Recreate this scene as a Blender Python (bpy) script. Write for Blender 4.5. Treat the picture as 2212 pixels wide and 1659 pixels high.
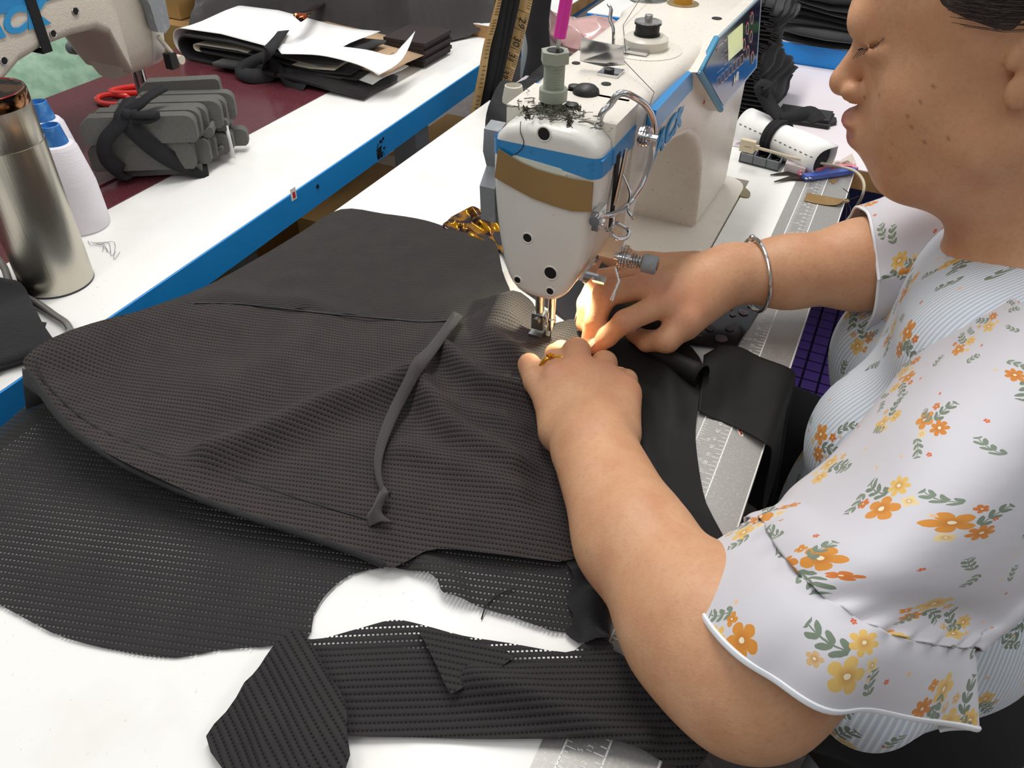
# Sewing workshop: an operator stitching black mesh fabric at an industrial lockstitch machine.
# World units are metres; z = 0 is the top of the sewing tables, the floor lies at z = -0.75.
# +Y runs along the table's ruler (away from the camera), +X points to the operator's side.
import bpy, bmesh, math, random
import numpy as np
from mathutils import Vector, Matrix
from mathutils.geometry import delaunay_2d_cdt

random.seed(7)
for o in list(bpy.data.objects):
    bpy.data.objects.remove(o)
SC = bpy.context.scene
COL = SC.collection

# ------------------------------------------------------------------ camera
FPX, IW, IH = 1739.25, 2212, 1659
CAM = Vector((0.0367, -0.0880, 0.4396))
PITCH, YAW, ROLL = 0.68567, -0.424206, 0.024158
fw = Vector((math.sin(YAW) * math.cos(PITCH), math.cos(YAW) * math.cos(PITCH), -math.sin(PITCH)))
rt = Vector((math.cos(YAW), -math.sin(YAW), 0))
up = rt.cross(fw)
c_, s_ = math.cos(ROLL), math.sin(ROLL)
RT, UP, FW = c_ * rt + s_ * up, -s_ * rt + c_ * up, fw
cd = bpy.data.cameras.new('camera')
cd.sensor_fit = 'HORIZONTAL'
cd.sensor_width = 36.0
cd.lens = FPX / IW * 36.0
cd.clip_start = 0.01
cam = bpy.data.objects.new('camera', cd)
COL.objects.link(cam)
cam.matrix_world = Matrix(((RT.x, UP.x, -FW.x, CAM.x), (RT.y, UP.y, -FW.y, CAM.y), (RT.z, UP.z, -FW.z, CAM.z), (0, 0, 0, 1)))
SC.camera = cam

# ------------------------------------------------------------------ world, lights, exposure
W = bpy.data.worlds.new('world')
SC.world = W
W.use_nodes = True
W.node_tree.nodes['Background'].inputs[0].default_value = (0.93, 0.96, 1.0, 1)
W.node_tree.nodes['Background'].inputs[1].default_value = 0.58

def area(name, loc, size, energy, col, aim):
    l = bpy.data.lights.new(name, 'AREA')
    l.shape = 'RECTANGLE'
    l.size, l.size_y = size
    l.energy = energy
    l.color = col
    o = bpy.data.objects.new(name, l)
    COL.objects.link(o)
    o.location = loc
    d = Vector(aim) - Vector(loc)
    o.rotation_euler = d.to_track_quat('-Z', 'Y').to_euler()
    return o
# the workshop's ceiling lamps: LED battens hung in rows over the tables
area('ceiling_batten', (-0.45, 1.00, 1.35), (0.14, 1.3), 15, (1, 0.97, 0.93), (-0.45, 1.0, 0))
area('ceiling_batten', (-0.45, -0.75, 1.35), (0.14, 1.3), 5, (1, 0.97, 0.93), (-0.45, -0.75, 0))
area('ceiling_batten', (1.1, 1.1, 1.35), (0.14, 1.3), 7, (1, 0.97, 0.93), (1.1, 1.1, 0))
area('ceiling_batten', (-2.0, 1.2, 1.35), (0.14, 1.3), 9, (1, 0.97, 0.93), (-2.0, 1.2, 0))
SC.view_settings.view_transform = 'Standard'
SC.view_settings.look = 'None'
SC.view_settings.exposure = 0.0
SC.view_settings.gamma = 1.0
SC.view_settings.use_curve_mapping = False
SC.cycles.use_denoising = True
SC.cycles.transparent_max_bounces = 24
SC.cycles.max_bounces = 8

# ------------------------------------------------------------------ surveying helpers (photo pixel + known height -> place)
def ray(px, py):
    return (RT * ((px - IW / 2) / FPX) + UP * (-(py - IH / 2) / FPX) + FW)
def U(px, py, z=0.0):
    d = ray(px, py)
    return CAM + d * ((z - CAM.z) / d.z)
def UX(px, py, x):
    d = ray(px, py)
    return CAM + d * ((x - CAM.x) / d.x)
def UY(px, py, y):
    d = ray(px, py)
    return CAM + d * ((y - CAM.y) / d.y)

# ------------------------------------------------------------------ materials
def lin(h):
    h = h.lstrip('#')
    v = [int(h[i:i + 2], 16) / 255 for i in (0, 2, 4)]
    return tuple((c / 12.92 if c <= 0.04045 else ((c + 0.055) / 1.055) ** 2.4) for c in v) + (1,)
MATS = {}
class NT:
    """tiny node helper"""
    def __init__(s, m):
        s.t = m.node_tree; s.n = s.t.nodes; s.l = s.t.links
    def add(s, kind, **k):
        n = s.n.new('ShaderNode' + kind)
        for a, b in k.items():
            setattr(n, a, b)
        return n
    def put(s, sock, v):
        if hasattr(v, 'is_output') or isinstance(v, bpy.types.NodeSocket):
            s.l.new(v, sock)
        else:
            sock.default_value = v
    def math(s, op, a, b=0.0, c=0.0, clamp=False):
        n = s.add('Math', operation=op, use_clamp=clamp)
        s.put(n.inputs[0], a); s.put(n.inputs[1], b)
        if op in ('MULTIPLY_ADD', 'SMOOTH_MIN', 'SMOOTH_MAX', 'COMPARE', 'WRAP'):
            s.put(n.inputs[2], c)
        return n.outputs[0]
    def vmath(s, op, a, b=(0, 0, 0), out=0):
        n = s.add('VectorMath', operation=op)
        s.put(n.inputs[0], a); s.put(n.inputs[1], b)
        return n.outputs[out]
    def mix(s, f, a, b):
        n = s.add('Mix', data_type='RGBA')
        s.put(n.inputs[0], f); s.put(n.inputs[6], a); s.put(n.inputs[7], b)
        return n.outputs[2]
    def noise(s, vec, scale, detail=4, rough=0.55, out='Fac'):
        n = s.add('TexNoise')
        n.inputs['Scale'].default_value = scale; n.inputs['Detail'].default_value = detail; n.inputs['Roughness'].default_value = rough
        if vec is not None: s.l.new(vec, n.inputs['Vector'])
        return n.outputs[out]
    def ramp(s, f, lo, hi):
        n = s.add('MapRange'); n.clamp = True
        s.put(n.inputs[0], f); s.put(n.inputs[1], lo); s.put(n.inputs[2], hi)
        return n.outputs[0]
def mat(name, col, rough=0.5, metal=0.0, noise=None, noise2=None, bump=None, spec=None, coat=0, sss=0, trans=0, sheen=0, rnoise=None, emit=None):
    """noise=(scale, lo, hi, hexcolour): patches of a second colour; bump=(scale, strength[, stretch xyz])"""
    if name in MATS: return MATS[name]
    m = bpy.data.materials.new(name); m.use_nodes = True
    t = NT(m); p = t.n['Principled BSDF']
    c = lin(col) if isinstance(col, str) else col
    p.inputs['Base Color'].default_value = c
    p.inputs['Roughness'].default_value = rough
    p.inputs['Metallic'].default_value = metal
    if spec is not None: p.inputs['Specular IOR Level'].default_value = spec
    if coat: p.inputs['Coat Weight'].default_value = coat; p.inputs['Coat Roughness'].default_value = 0.08
    if sss:
        p.inputs['Subsurface Weight'].default_value = sss
        p.inputs['Subsurface Radius'].default_value = (0.008, 0.003, 0.0015)
        p.inputs['Subsurface Scale'].default_value = 1.0
    if trans: p.inputs['Transmission Weight'].default_value = trans
    if sheen: p.inputs['Sheen Weight'].default_value = sheen
    if emit: p.inputs['Emission Color'].default_value = lin(emit[0]); p.inputs['Emission Strength'].default_value = emit[1]
    co = t.add('TexCoord').outputs['Object'] if (noise or noise2 or bump or rnoise) else None
    cur = c
    for nz in (noise, noise2):
        if nz:
            f = t.ramp(t.noise(co, nz[0]), nz[1], nz[2])
            cur = t.mix(f, cur, lin(nz[3]))
            t.l.new(cur, p.inputs['Base Color'])
    if rnoise:
        f = t.ramp(t.noise(co, rnoise[0]), 0.35, 0.7)
        t.l.new(t.math('MULTIPLY_ADD', f, rnoise[2] - rnoise[1], rnoise[1]), p.inputs['Roughness'])
    if bump:
        v = co
        if len(bump) > 2:
            v = t.vmath('MULTIPLY', co, bump[2])
        b = t.add('Bump'); b.inputs['Strength'].default_value = bump[1]; b.inputs['Distance'].default_value = 0.002
        t.l.new(t.noise(v, bump[0]), b.inputs['Height']); t.l.new(b.outputs[0], p.inputs['Normal'])
    MATS[name] = m
    return m

# ------------------------------------------------------------------ mesh builder
class B:
    def __init__(s):
        s.b = bmesh.new(); s.uv = None
    def _new(s, before, bevel, seg):
        if bevel:
            fs = [f for f in s.b.faces if f not in before]
            es = set(e for f in fs for e in f.edges)
            es = [e for e in es if len(e.link_faces) == 2 and e.calc_face_angle(0) > 0.35]
            bmesh.ops.bevel(s.b, geom=es, offset=bevel, segments=seg, profile=0.5, affect='EDGES', clamp_overlap=True)
        return s
    def poly(s, vs, fs, M=None, bevel=0, seg=2):
        before = set(s.b.faces)
        V = [s.b.verts.new((M @ Vector(v)) if M else v) for v in vs]
        for f in fs:
            try: s.b.faces.new([V[i] for i in f])
            except ValueError: pass
        return s._new(before, bevel, seg)
    def box(s, lo, hi, bevel=0, seg=2, M=None):
        x0, y0, z0 = lo; x1, y1, z1 = hi
        return s.poly([(x0, y0, z0), (x1, y0, z0), (x1, y1, z0), (x0, y1, z0), (x0, y0, z1), (x1, y0, z1), (x1, y1, z1), (x0, y1, z1)],
                      [(0, 3, 2, 1), (4, 5, 6, 7), (0, 1, 5, 4), (1, 2, 6, 5), (2, 3, 7, 6), (3, 0, 4, 7)], M, bevel, seg)
    def cbox(s, c, sz, bevel=0, seg=2, M=None):
        return s.box([c[i] - sz[i] / 2 for i in range(3)], [c[i] + sz[i] / 2 for i in range(3)], bevel, seg, M)
    def prism(s, pts, axis, a0, a1, bevel=0, seg=2, M=None):
        """pts: 2-D polygon; axis 'x': (y,z), 'y': (x,z), 'z': (x,y)"""
        def put(p, a): return {'x': (a, p[0], p[1]), 'y': (p[0], a, p[1]), 'z': (p[0], p[1], a)}[axis]
        n = len(pts)
        vs = [put(p, a0) for p in pts] + [put(p, a1) for p in pts]
        fs = [tuple(range(n))[::-1], tuple(range(n, 2 * n))] + [(i, (i + 1) % n, n + (i + 1) % n, n + i) for i in range(n)]
        return s.poly(vs, fs, M, bevel, seg)
    def loft(s, rings, cap=True, M=None, closed=True):
        vs = [v for r in rings for v in r]; n = len(rings[0]); fs = []
        for i in range(len(rings) - 1):
            for j in range(n if closed else n - 1):
                k = (j + 1) % n
                fs.append((i * n + j, i * n + k, (i + 1) * n + k, (i + 1) * n + j))
        if cap and closed:
            fs.append(tuple(range(n))[::-1]); fs.append(tuple(range((len(rings) - 1) * n, len(rings) * n)))
        return s.poly(vs, fs, M)
    def tube(s, pts, r, n=8, cap=True, M=None, flat=1.0, closed=False):
        P = [Vector(p) for p in pts]; m = len(P)
        R = r if isinstance(r, (list, tuple)) else [r] * m
        rings = []; prev = None
        for i in range(m):
            if closed: t = (P[(i + 1) % m] - P[i - 1])
            else: t = P[min(i + 1, m - 1)] - P[max(i - 1, 0)]
            t = t.normalized() if t.length else Vector((0, 0, 1))
            if prev is None:
                a = Vector((0, 0, 1)) if abs(t.z) < 0.9 else Vector((1, 0, 0))
                u = a.cross(t).normalized()
            else:
                u = (prev - t * prev.dot(t)).normalized()
            prev = u; w = t.cross(u)
            rings.append([P[i] + u * math.cos(2 * math.pi * k / n) * R[i] + w * math.sin(2 * math.pi * k / n) * R[i] * flat for k in range(n)])
        if closed: rings.append(rings[0])
        return s.loft(rings, cap and not closed, M)
    def cyl(s, p0, p1, r0, r1=None, n=24, M=None, bevel=0):
        r1 = r0 if r1 is None else r1
        before = set(s.b.faces)
        s.tube([p0, p1], [r0, r1], n, True, M)
        return s._new(before, bevel, 2)
    def lathe(s, prof, o=(0, 0, 0), n=32, M=None, axis=None):
        """prof: (radius, height) pairs, bottom to top"""
        o = Vector(o)
        q = Vector((0, 0, 1)).rotation_difference(Vector(axis).normalized()).to_matrix() if axis else Matrix.Identity(3)
        rings = [[o + q @ Vector((r * math.cos(2 * math.pi * k / n), r * math.sin(2 * math.pi * k / n), h)) for k in range(n)] for r, h in prof]
        return s.loft(rings, True, M)
    def ball(s, c, r, n=16, M=None):
        rr = r if isinstance(r, (list, tuple)) else (r, r, r)
        rings = []
        for i in range(1, n // 2):
            a = math.pi * i / (n // 2)
            rings.append([(c[0] + rr[0] * math.sin(a) * math.cos(2 * math.pi * k / n), c[1] + rr[1] * math.sin(a) * math.sin(2 * math.pi * k / n), c[2] - rr[2] * math.cos(a)) for k in range(n)])
        return s.loft(rings, True, M)
    def build(s, name, m=None, parent=None, smooth=35, M=None):
        me = bpy.data.meshes.new(name)
        bmesh.ops.recalc_face_normals(s.b, faces=s.b.faces)
        s.b.to_mesh(me); s.b.free()
        if M: me.transform(M)
        return link(name, me, m, parent, smooth)
def link(name, me, m=None, parent=None, smooth=35):
    if smooth:
        me.polygons.foreach_set('use_smooth', [True] * len(me.polygons))
        if smooth < 170: me.set_sharp_from_angle(angle=math.radians(smooth))
    if m: me.materials.append(m)
    o = bpy.data.objects.new(name, me); COL.objects.link(o)
    if parent: adopt(o, parent)
    return o
def adopt(o, parent):
    """parent keeping the child's own world coordinates (parents are unrotated)"""
    loc = Vector((0, 0, 0)); p = parent
    while p: loc += p.location; p = p.parent
    o.parent = parent
    o.matrix_parent_inverse = Matrix.Translation(-loc) if parent.parent is None else Matrix.Identity(4)
def tag(o, label, cat, group=None):
    o['label'] = label; o['category'] = cat
    if group: o['group'] = group
    return o
def thing(name, label, cat, loc=(0, 0, 0), group=None):
    o = bpy.data.objects.new(name, None); COL.objects.link(o)
    o.location = loc; o.empty_display_size = 0.02
    return tag(o, label, cat, group)
def struct(o):
    o['kind'] = 'structure'; return o
def text_mesh(txt, size, M, extrude=0.0, shear=0.0, bold=0.0):
    """flat lettering as mesh data, lying in local XY of M"""
    cu = bpy.data.curves.new('lettering', 'FONT'); cu.body = txt; cu.size = size; cu.extrude = extrude; cu.shear = shear; cu.offset = bold
    cu.align_x = 'CENTER'; cu.align_y = 'CENTER'; cu.resolution_u = 3
    o = bpy.data.objects.new('lettering', cu)
    COL.objects.link(o)
    dg = bpy.context.evaluated_depsgraph_get()
    me = bpy.data.meshes.new_from_object(o.evaluated_get(dg))
    bpy.data.objects.remove(o)
    me.transform(M)
    return me
def join_meshes(mes, name):
    b = bmesh.new()
    for me in mes: b.from_mesh(me)
    out = bpy.data.meshes.new(name); b.to_mesh(out); b.free()
    return out
def cr(pts, k=6, closed=False):
    """Catmull-Rom resampling of a polyline"""
    P = [Vector(p) for p in pts]; n = len(P); out = []
    for i in range(n if closed else n - 1):
        if closed: a, b, c, d = P[i - 1], P[i], P[(i + 1) % n], P[(i + 2) % n]
        else: a, b, c, d = P[max(i - 1, 0)], P[i], P[i + 1], P[min(i + 2, n - 1)]
        for j in range(k):
            t = j / k
            out.append(0.5 * ((2 * b) + (c - a) * t + (2 * a - 5 * b + 4 * c - d) * t * t + (3 * b - a - 3 * c + d) * t ** 3))
    if not closed: out.append(P[-1])
    return out
# ------------------------------------------------------------------ common materials
m_white_top = mat('white_laminate', '#f3f2ee', 0.35, noise=(260, 0.66, 0.76, '#d6d2c8'), noise2=(9, 0.55, 0.8, '#e9e6de'), rnoise=(14, 0.28, 0.5))
m_blue_edge = mat('blue_edge_band', '#1f8fd8', 0.33, noise=(6, 0.45, 0.75, '#1a82c8'))
m_wood = mat('raw_board', '#b58a58', 0.65, noise=(30, 0.4, 0.7, '#8d6a42'), bump=(90, 0.3, (1, 1, 12)))
m_steel_leg = mat('painted_steel', '#8d9296', 0.4, 0.3)
m_maroon = mat('maroon_board', '#5a2a31', 0.2, noise=(700, 0.52, 0.7, '#74434b'), noise2=(5, 0.5, 0.75, '#4d242b'))
m_chrome = mat('chrome', '#d8d8da', 0.12, 1.0)
m_steel = mat('machined_steel', '#b9b9b6', 0.25, 1.0, rnoise=(60, 0.18, 0.4))
m_dark = mat('hole_shade', '#0c0c0c', 0.7)  # near-black colour stands in for the shade inside holes and slots
m_black_rub = mat('black_rubber', '#191919', 0.5)
m_cream = mat('cream_paint', '#e4ded2', 0.28, noise=(420, 0.62, 0.75, '#a99a86'), noise2=(20, 0.6, 0.85, '#d8cfc0'), bump=(900, 0.12))
m_cream2 = mat('aged_cream_paint', '#d9cfc0', 0.3, noise=(300, 0.66, 0.8, '#b9ac98'), bump=(500, 0.3))
m_face = mat('white_paint', '#e6e4dc', 0.25, noise=(300, 0.7, 0.8, '#b9b2a4'), bump=(700, 0.10))
m_stripe = mat('blue_paint', '#1f86c6', 0.3, noise=(220, 0.6, 0.75, '#156fa9'))
m_brand = mat('brand_blue', '#2a93cf', 0.4)
m_grey_pl = mat('grey_plastic', '#8b8f93', 0.45, noise=(160, 0.55, 0.75, '#a2a6aa'))
m_kraft = mat('brown_tape', '#9a7a48', 0.4, noise=(14, 0.4, 0.7, '#8a6b3e'))
m_green_pl = mat('greygreen_plastic', '#9aa08f', 0.4)
m_cap = mat('ivory_plastic', '#d6d1c3', 0.35)
m_white_print = mat('white_print', '#f4f4f2', 0.5)
m_black_print = mat('black_print', '#17171a', 0.6)
m_red = mat('red_print', '#c9302c', 0.5)
m_black_cloth = mat('black_cotton', '#1d1c1e', 0.9, noise=(25, 0.4, 0.7, '#161517'), bump=(420, 0.4), sheen=0.1)
m_black_knit = mat('black_knit', '#211f20', 0.88, noise=(12, 0.4, 0.7, '#1b191a'), bump=(600, 0.35), sheen=0.15)
m_paper = mat('white_paper', '#f4f4f2', 0.6)
m_paper2 = mat('cream_paper', '#e9e1cd', 0.6)

# ------------------------------------------------------------------ the setting
f = B().box((-5, -3, -0.80), (5, 7, -0.75)).build('floor', mat('floor_concrete', '#8b8380', 0.55, noise=(6, 0.4, 0.65, '#7a716e'), noise2=(60, 0.55, 0.7, '#9a928e')))
struct(f)
m_wall = mat('wall_paint', '#c9c6c0', .8, noise=(3, .4, .7, '#bfbcb5'))
struct(B().box((-4.6, -2.6, -.75), (-4.5, 6.6, 2.2)).build('wall_left', m_wall)); struct(B().box((4.5, -2.6, -.75), (4.6, 6.6, 2.2)).build('wall_right', m_wall))
struct(B().box((-4.5, 6.5, -.75), (4.5, 6.6, 2.2)).build('wall_far', m_wall)); struct(B().box((-4.5, -2.6, -.75), (4.5, -2.5, 2.2)).build('wall_near', m_wall))
T1X0, T1X1, T2X0, T2X1 = -0.503, 0.0275, -1.083, -0.555

# ---- the operator's table: white laminate with a printed ruler along the front edge
t1 = thing('sewing_table', 'white laminate sewing table with grey printed ruler along its front edge', 'table', (-0.24, 0.4, -0.75))
BX0, BX1, BY0, BY1 = -0.270, -0.0885, 0.418, 0.902
b = B()
b.box((T1X0, -0.22, -0.03), (BX0, 1.0, 0)); b.box((BX1, -0.22, -0.03), (T1X1, 1.0, 0))
b.box((BX0, -0.22, -0.03), (BX1, BY0, 0)); b.box((BX0, BY1, -0.03), (BX1, 1.0, 0))
b.build('tabletop', m_white_top, t1, 0)
B().box((T1X1, -0.22, -0.03), (T1X1 + 0.0012, 1.0, 0.0003)).build('edge_strip', mat('white_edging', '#eceae4', 0.4), t1, 0)
rl = B().box((-0.0352, -0.22, 0.0001), (T1X1, 1.0, 0.0005)).build('ruler_strip', mat('silver_print', '#a5a29e', 0.38, 0.35, noise=(500, 0.5, 0.75, '#b8b5b0')), t1, 0)
b = B(); zr0, zr1 = 0.0005, 0.00065
b.box((-0.0005, -0.02, zr0), (0.0005, 1.0, zr1)); b.box((-0.0232, -0.02, zr0), (-0.0222, 1.0, zr1))
for i in range(0, 199):
    y = i * 0.005; L = 0.0068 if i % 2 == 0 else 0.0045
    b.box((-L, y - 0.00028, zr0), (0, y + 0.00028, zr1))
for i in range(0, 39 * 8):
    y = i * 0.0254 / 8; L = (0.0065 if i % 8 == 0 else (0.0045 if i % 2 == 0 else 0.0032))
    b.box((-0.0227, y - 0.00022, zr0), (-0.0227 + L, y + 0.00022, zr1))
b.build('ruler_marks', m_white_print, rl, 0)
RM = lambda x, y: Matrix.Translation((x, y, zr1)) @ Matrix.Rotation(math.pi / 2, 4, 'Z')
ms = [text_mesh(str(i), 0.0046, RM(-0.0092, i * 0.01 + 0.001)) for i in range(9, 99)]
ms += [text_mesh(str(i), 0.0046, RM(-0.0138, i * 0.0254 + 0.001)) for i in range(3, 39)]
link('ruler_numbers', join_meshes(ms, 'ruler_numbers'), m_white_print, rl, 0)
for x in (T1X0 + 0.06, T1X1 - 0.08):
    for y in (-0.15, 0.94):
        B().box((x - 0.02, y - 0.02, -0.75), (x + 0.02, y + 0.02, -0.03), 0.004).build('leg', m_steel_leg, t1)

# ---- the facing table: white top, blue edge, maroon work mat on the far half
t2 = thing('sewing_table', 'white table with blue edge band and dark maroon board, left of the gap', 'table', (-0.82, 0.5, -0.75))
EX = lambda y: -.5588 - .0283 * y
B().prism([(T2X0, -.5), (EX(-.5), -.5), (EX(2.3), 2.3), (T2X0, 2.3)], 'z', -.028, 0).build('tabletop', m_white_top, t2, 0)
eb = B().prism([(EX(-.5), -.5), (EX(-.5) + .002, -.5), (EX(2.3) + .002, 2.3), (EX(2.3), 2.3)], 'z', -.036, -.0006).build('edge_band', m_blue_edge, t2, 0)
B().box((T2X0, -0.1, 0.0), (-0.735, 1.2, 0.0012)).build('maroon_board', m_maroon, t2, 0)
for x in (T2X0 + 0.06, T2X1 - 0.06):
    for y in (-0.4, 0.95, 2.2):
        B().box((x - 0.02, y - 0.02, -0.75), (x + 0.02, y + 0.02, -0.028), 0.004).build('leg', m_steel_leg, t2)
# marks on the blue edge: black worn print, a red and white sticker, a screw hole
bx = T2X1 + 0.0021
def EU(px, py):
    q = UX(px, py, -.57)
    for _ in range(4): q = UX(px, py, EX(q.y) + .0021)
    return q
rr = random.Random(3)
b = B(); c0 = EU(818, 325); bx = c0.x - .0002
for i in range(26):
    y = c0.y + rr.uniform(-0.013, 0.016); z = c0.z + rr.uniform(-0.013, 0.011); a = rr.uniform(0.001, 0.004); h = rr.uniform(0.001, 0.004)
    b.box((bx, y, z), (bx + 0.0003, y + a, z + h))
b.box((bx, c0.y - 0.004, c0.z - 0.012), (bx + 0.0003, c0.y + 0.007, c0.z + 0.004))
b.build('worn_print', m_black_print, eb, 0)
c1 = EU(634, 420); bx = c1.x - .0002
B().box((bx, c1.y - 0.005, c1.z - 0.007), (bx + 0.0004, c1.y + 0.005, c1.z + 0.008)).build('sticker', m_white_print, eb, 0)
B().box((bx + 0.0004, c1.y - 0.002, c1.z - 0.005), (bx + 0.0006, c1.y + 0.003, c1.z + 0.003)).build('sticker_mark', m_red, eb, 0)
c2 = EU(686, 403); bx = c2.x - .0002
B().cyl((bx, c2.y, c2.z), (bx + 0.0005, c2.y, c2.z), 0.003, n=14).build('screw_hole', m_dark, eb)

# ------------------------------------------------------------------ industrial lockstitch machine
# local axes: origin where the needle meets the bed, +y along the arm to the column, +x to the operator
OUT = [(-.041, .221), (-.041, .170), (-.0375, .135), (-.033, .108), (-.028, .090), (-.020, .079), (-.008, .075), (.008, .0745), (.018, .077), (.026, .086), (.034, .104), (.040, .138), (.0445, .180), (.0455, .221)]
def disc(bld, c, r, nrm, t=0.0006, n=20):
    c = Vector(c); nrm = Vector(nrm).normalized()
    bld.tube([c - nrm * 0.002, c + nrm * t], r, n)
def lettering(txt, size, origin, xdir, ydir, name, m, parent, M, shear=0.25, bold=0.0, ext=0.0004, xs=1.0):
    x = Vector(xdir).normalized(); y = Vector(ydir).normalized(); z = x.cross(y)
    L = Matrix(((x.x, y.x, z.x, origin[0]), (x.y, y.y, z.y, origin[1]), (x.z, y.z, z.z, origin[2]), (0, 0, 0, 1)))
    return link(name, text_mesh(txt, size, M @ L @ Matrix.Diagonal((xs, 1, 1, 1)), ext, shear, bold), m, parent, 0)
def hole(parent, M, c, r, nrm, rim=m_face):
    nrm = Vector(nrm).normalized(); c = Vector(c)
    h = B().tube([c - nrm * 0.001, c + nrm * 0.0005], r, 22).build('screw_recess', m_dark, parent, M=M)
    B().tube([c + nrm * 0.0003 + v for v in [r * (Vector((math.cos(a), 0, math.sin(a))) if abs(nrm.y) > 0.7 else (Vector((0, math.cos(a), math.sin(a))) if abs(nrm.x) > .7 else Vector((math.cos(a), math.sin(a), 0)))) for a in [2 * math.pi * k / 24 for k in range(24)]]], 0.0007, 6, closed=True).build('rim', rim, h, M=M)
N1 = Vector((-0.176, 0.464, 0.0))
def machine(root, M, body, rear=False):
    P = lambda b, name, m, par=root, sm=35: b.build(name, m, par, sm, M)
    # bed plate with rounded front corner, sunk in the table
    R = 0.03
    pl = [(-.0925, -.044), (.086, -.044)] + [(.086 - R + R * math.cos(a), .436 - R + R * math.sin(a)) for a in [k * math.pi / 12 for k in range(7)]] + [(-.0925, .436)]
    P(B().prism(pl, 'z', -0.055 if not rear else 0.0001, 0.0022, 0.0015 if not rear else 0.0005), 'bed', m_maroon if rear else body)
    P(B().box((-.02, -.03, .0022), (.02, .03, .0030), 0.0004), 'needle_plate', m_steel)
    # arm: one casting, lofted stations along y
    def ring(y, x0, x1, z0, z1, r):
        r = min(r, (x1 - x0) / 2.01, (z1 - z0) / 2.01)
        out = []
        for cx, cz, a0 in ((x1 - r, z1 - r, 0), (x0 + r, z1 - r, 90), (x0 + r, z0 + r, 180), (x1 - r, z0 + r, 270)):
            for k in range(7):
                a = math.radians(a0 + 15 * k)
                out.append((cx + r * math.cos(a), y, cz + r * math.sin(a)))
        return out
    st = [(.036, -.040, .046, .085, .221, .008), (.046, -.044, .048, .105, .221, .010), (.058, -.047, .050, .138, .221, .012), (.075, -.049, .050, .149, .221, .012), (.11, -.049, .051, .151, .221, .012),
          (.15, -.049, .053, .149, .221, .012), (.185, -.049, .056, .142, .221, .012), (.215, -.049, .058, .127, .221, .012), (.24, -.049, .059, .104, .221, .012), (.258, -.050, .060, .075, .221, .012),
          (.27, -.051, .060, .045, .221, .012), (.277, -.052, .060, .018, .221, .010), (.281, -.053, .060, .0022, .221, .008), (.40, -.053, .064, .0022, .221, .010), (.415, -.053, .060, .0022, .217, .014), (.424, -.048, .050, .0022, .208, .018)]
    arm = P(B().loft([ring(*q) for q in st]), 'arm_casting', body, sm=50)
    P(B().prism(OUT, 'y', -.012, .040, .004, 2), 'head_casting', body, sm=50)
    cx_, cz_ = .002, .150
    outd = []
    for a, c in zip(OUT, OUT[1:] + OUT[:1]):                       # denser outline with rounded top corners
        for k in range(4): outd.append((a[0] + (c[0] - a[0]) * k / 4, a[1] + (c[1] - a[1]) * k / 4))
    for _ in range(3):
        outd = [((outd[i - 1][0] + 2 * outd[i][0] + outd[(i + 1) % len(outd)][0]) / 4, (outd[i - 1][1] + 2 * outd[i][1] + outd[(i + 1) % len(outd)][1]) / 4) for i in range(len(outd))]
    def inset(d):
        r_ = []
        for i, q in enumerate(outd):
            t_ = Vector((outd[(i + 1) % len(outd)][0] - outd[i - 1][0], outd[(i + 1) % len(outd)][1] - outd[i - 1][1])).normalized()
            n_ = Vector((-t_.y, t_.x))
            if n_.dot(Vector((cx_ - q[0], cz_ - q[1]))) < 0: n_ = -n_
            r_.append((q[0] + n_.x * d, q[1] + n_.y * d))
        return r_
    RB = .0085
    rg_ = [[(x, -.0385 + RB - RB * math.cos(a), z) for x, z in inset(RB - RB * math.sin(a))] for a in [k * math.pi / 14 for k in range(8)]] + [[(x, -.0130, z) for x, z in outd], [(x, -.0125, z) for x, z in inset(.001)]]
    fp = P(B().loft(rg_), 'face_plate', m_face, sm=50)
    # blue band round the head and along the arm
    y0 = -.0386
    bp_ = [(-.0414, .02), (-.0414, -.028)] + [(-.0328 - .0087 * math.cos(a), -.0300 - .0087 * math.sin(a)) for a in [k * math.pi / 12 for k in range(1, 7)]] + [(-.018, -.0388), (.0, -.0388), (.018, -.0388)] + [(.0362 + .0092 * math.sin(a), -.0300 - .0088 * math.cos(a)) for a in [k * math.pi / 12 for k in range(0, 6)]] + [(.0456, -.028), (.0458, -.014)]
    zb_ = [.193] * 8 + [.1935, .194, .1915] + [.189] * 8
    rows_ = [[(x, y, z) for (x, y), z in zip(bp_, zb_)], [(x, y, .2045) for x, y in bp_]]
    P(B().loft(rows_, False, closed=False), 'front_band', m_stripe, fp, 35)
    P(B().prism([(-.0375, .2035), (-.014, .2035), (-.014, .191), (.030, .188), (.052, .188), (.052, .2045)], 'x', .0445, .0462), 'side_band', m_stripe, fp, 0)
    P(B().prism([(.052, .194), (.052, .212), (.157, .212), (.168, .193)], 'x', .0500, .0565), 'arm_band', m_stripe, arm, 0)
    P(B().prism([(.052, .194), (.052, .212), (.30, .212), (.30, .193)], 'x', -.0502, -.048), 'arm_band', m_stripe, arm, 0)
    # brand lettering
    lettering('JACK', .027, (.0528, .112, .171), (0, 1, .02), (0, 0, 1), 'brand_lettering', m_brand, arm, M, .3, .0010, .0008, 1.5)
    # screw recesses on the face plate
    for x, z, r in ((-.009, .130, .0042), (.012, .104, .0058), (-.0165, .0895, .0034), (.0125, .0870, .0036), (.001, .2155, .0052)):
        hole(fp, M, (x, -.0383, z), r, (0, -1, 0))
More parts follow.
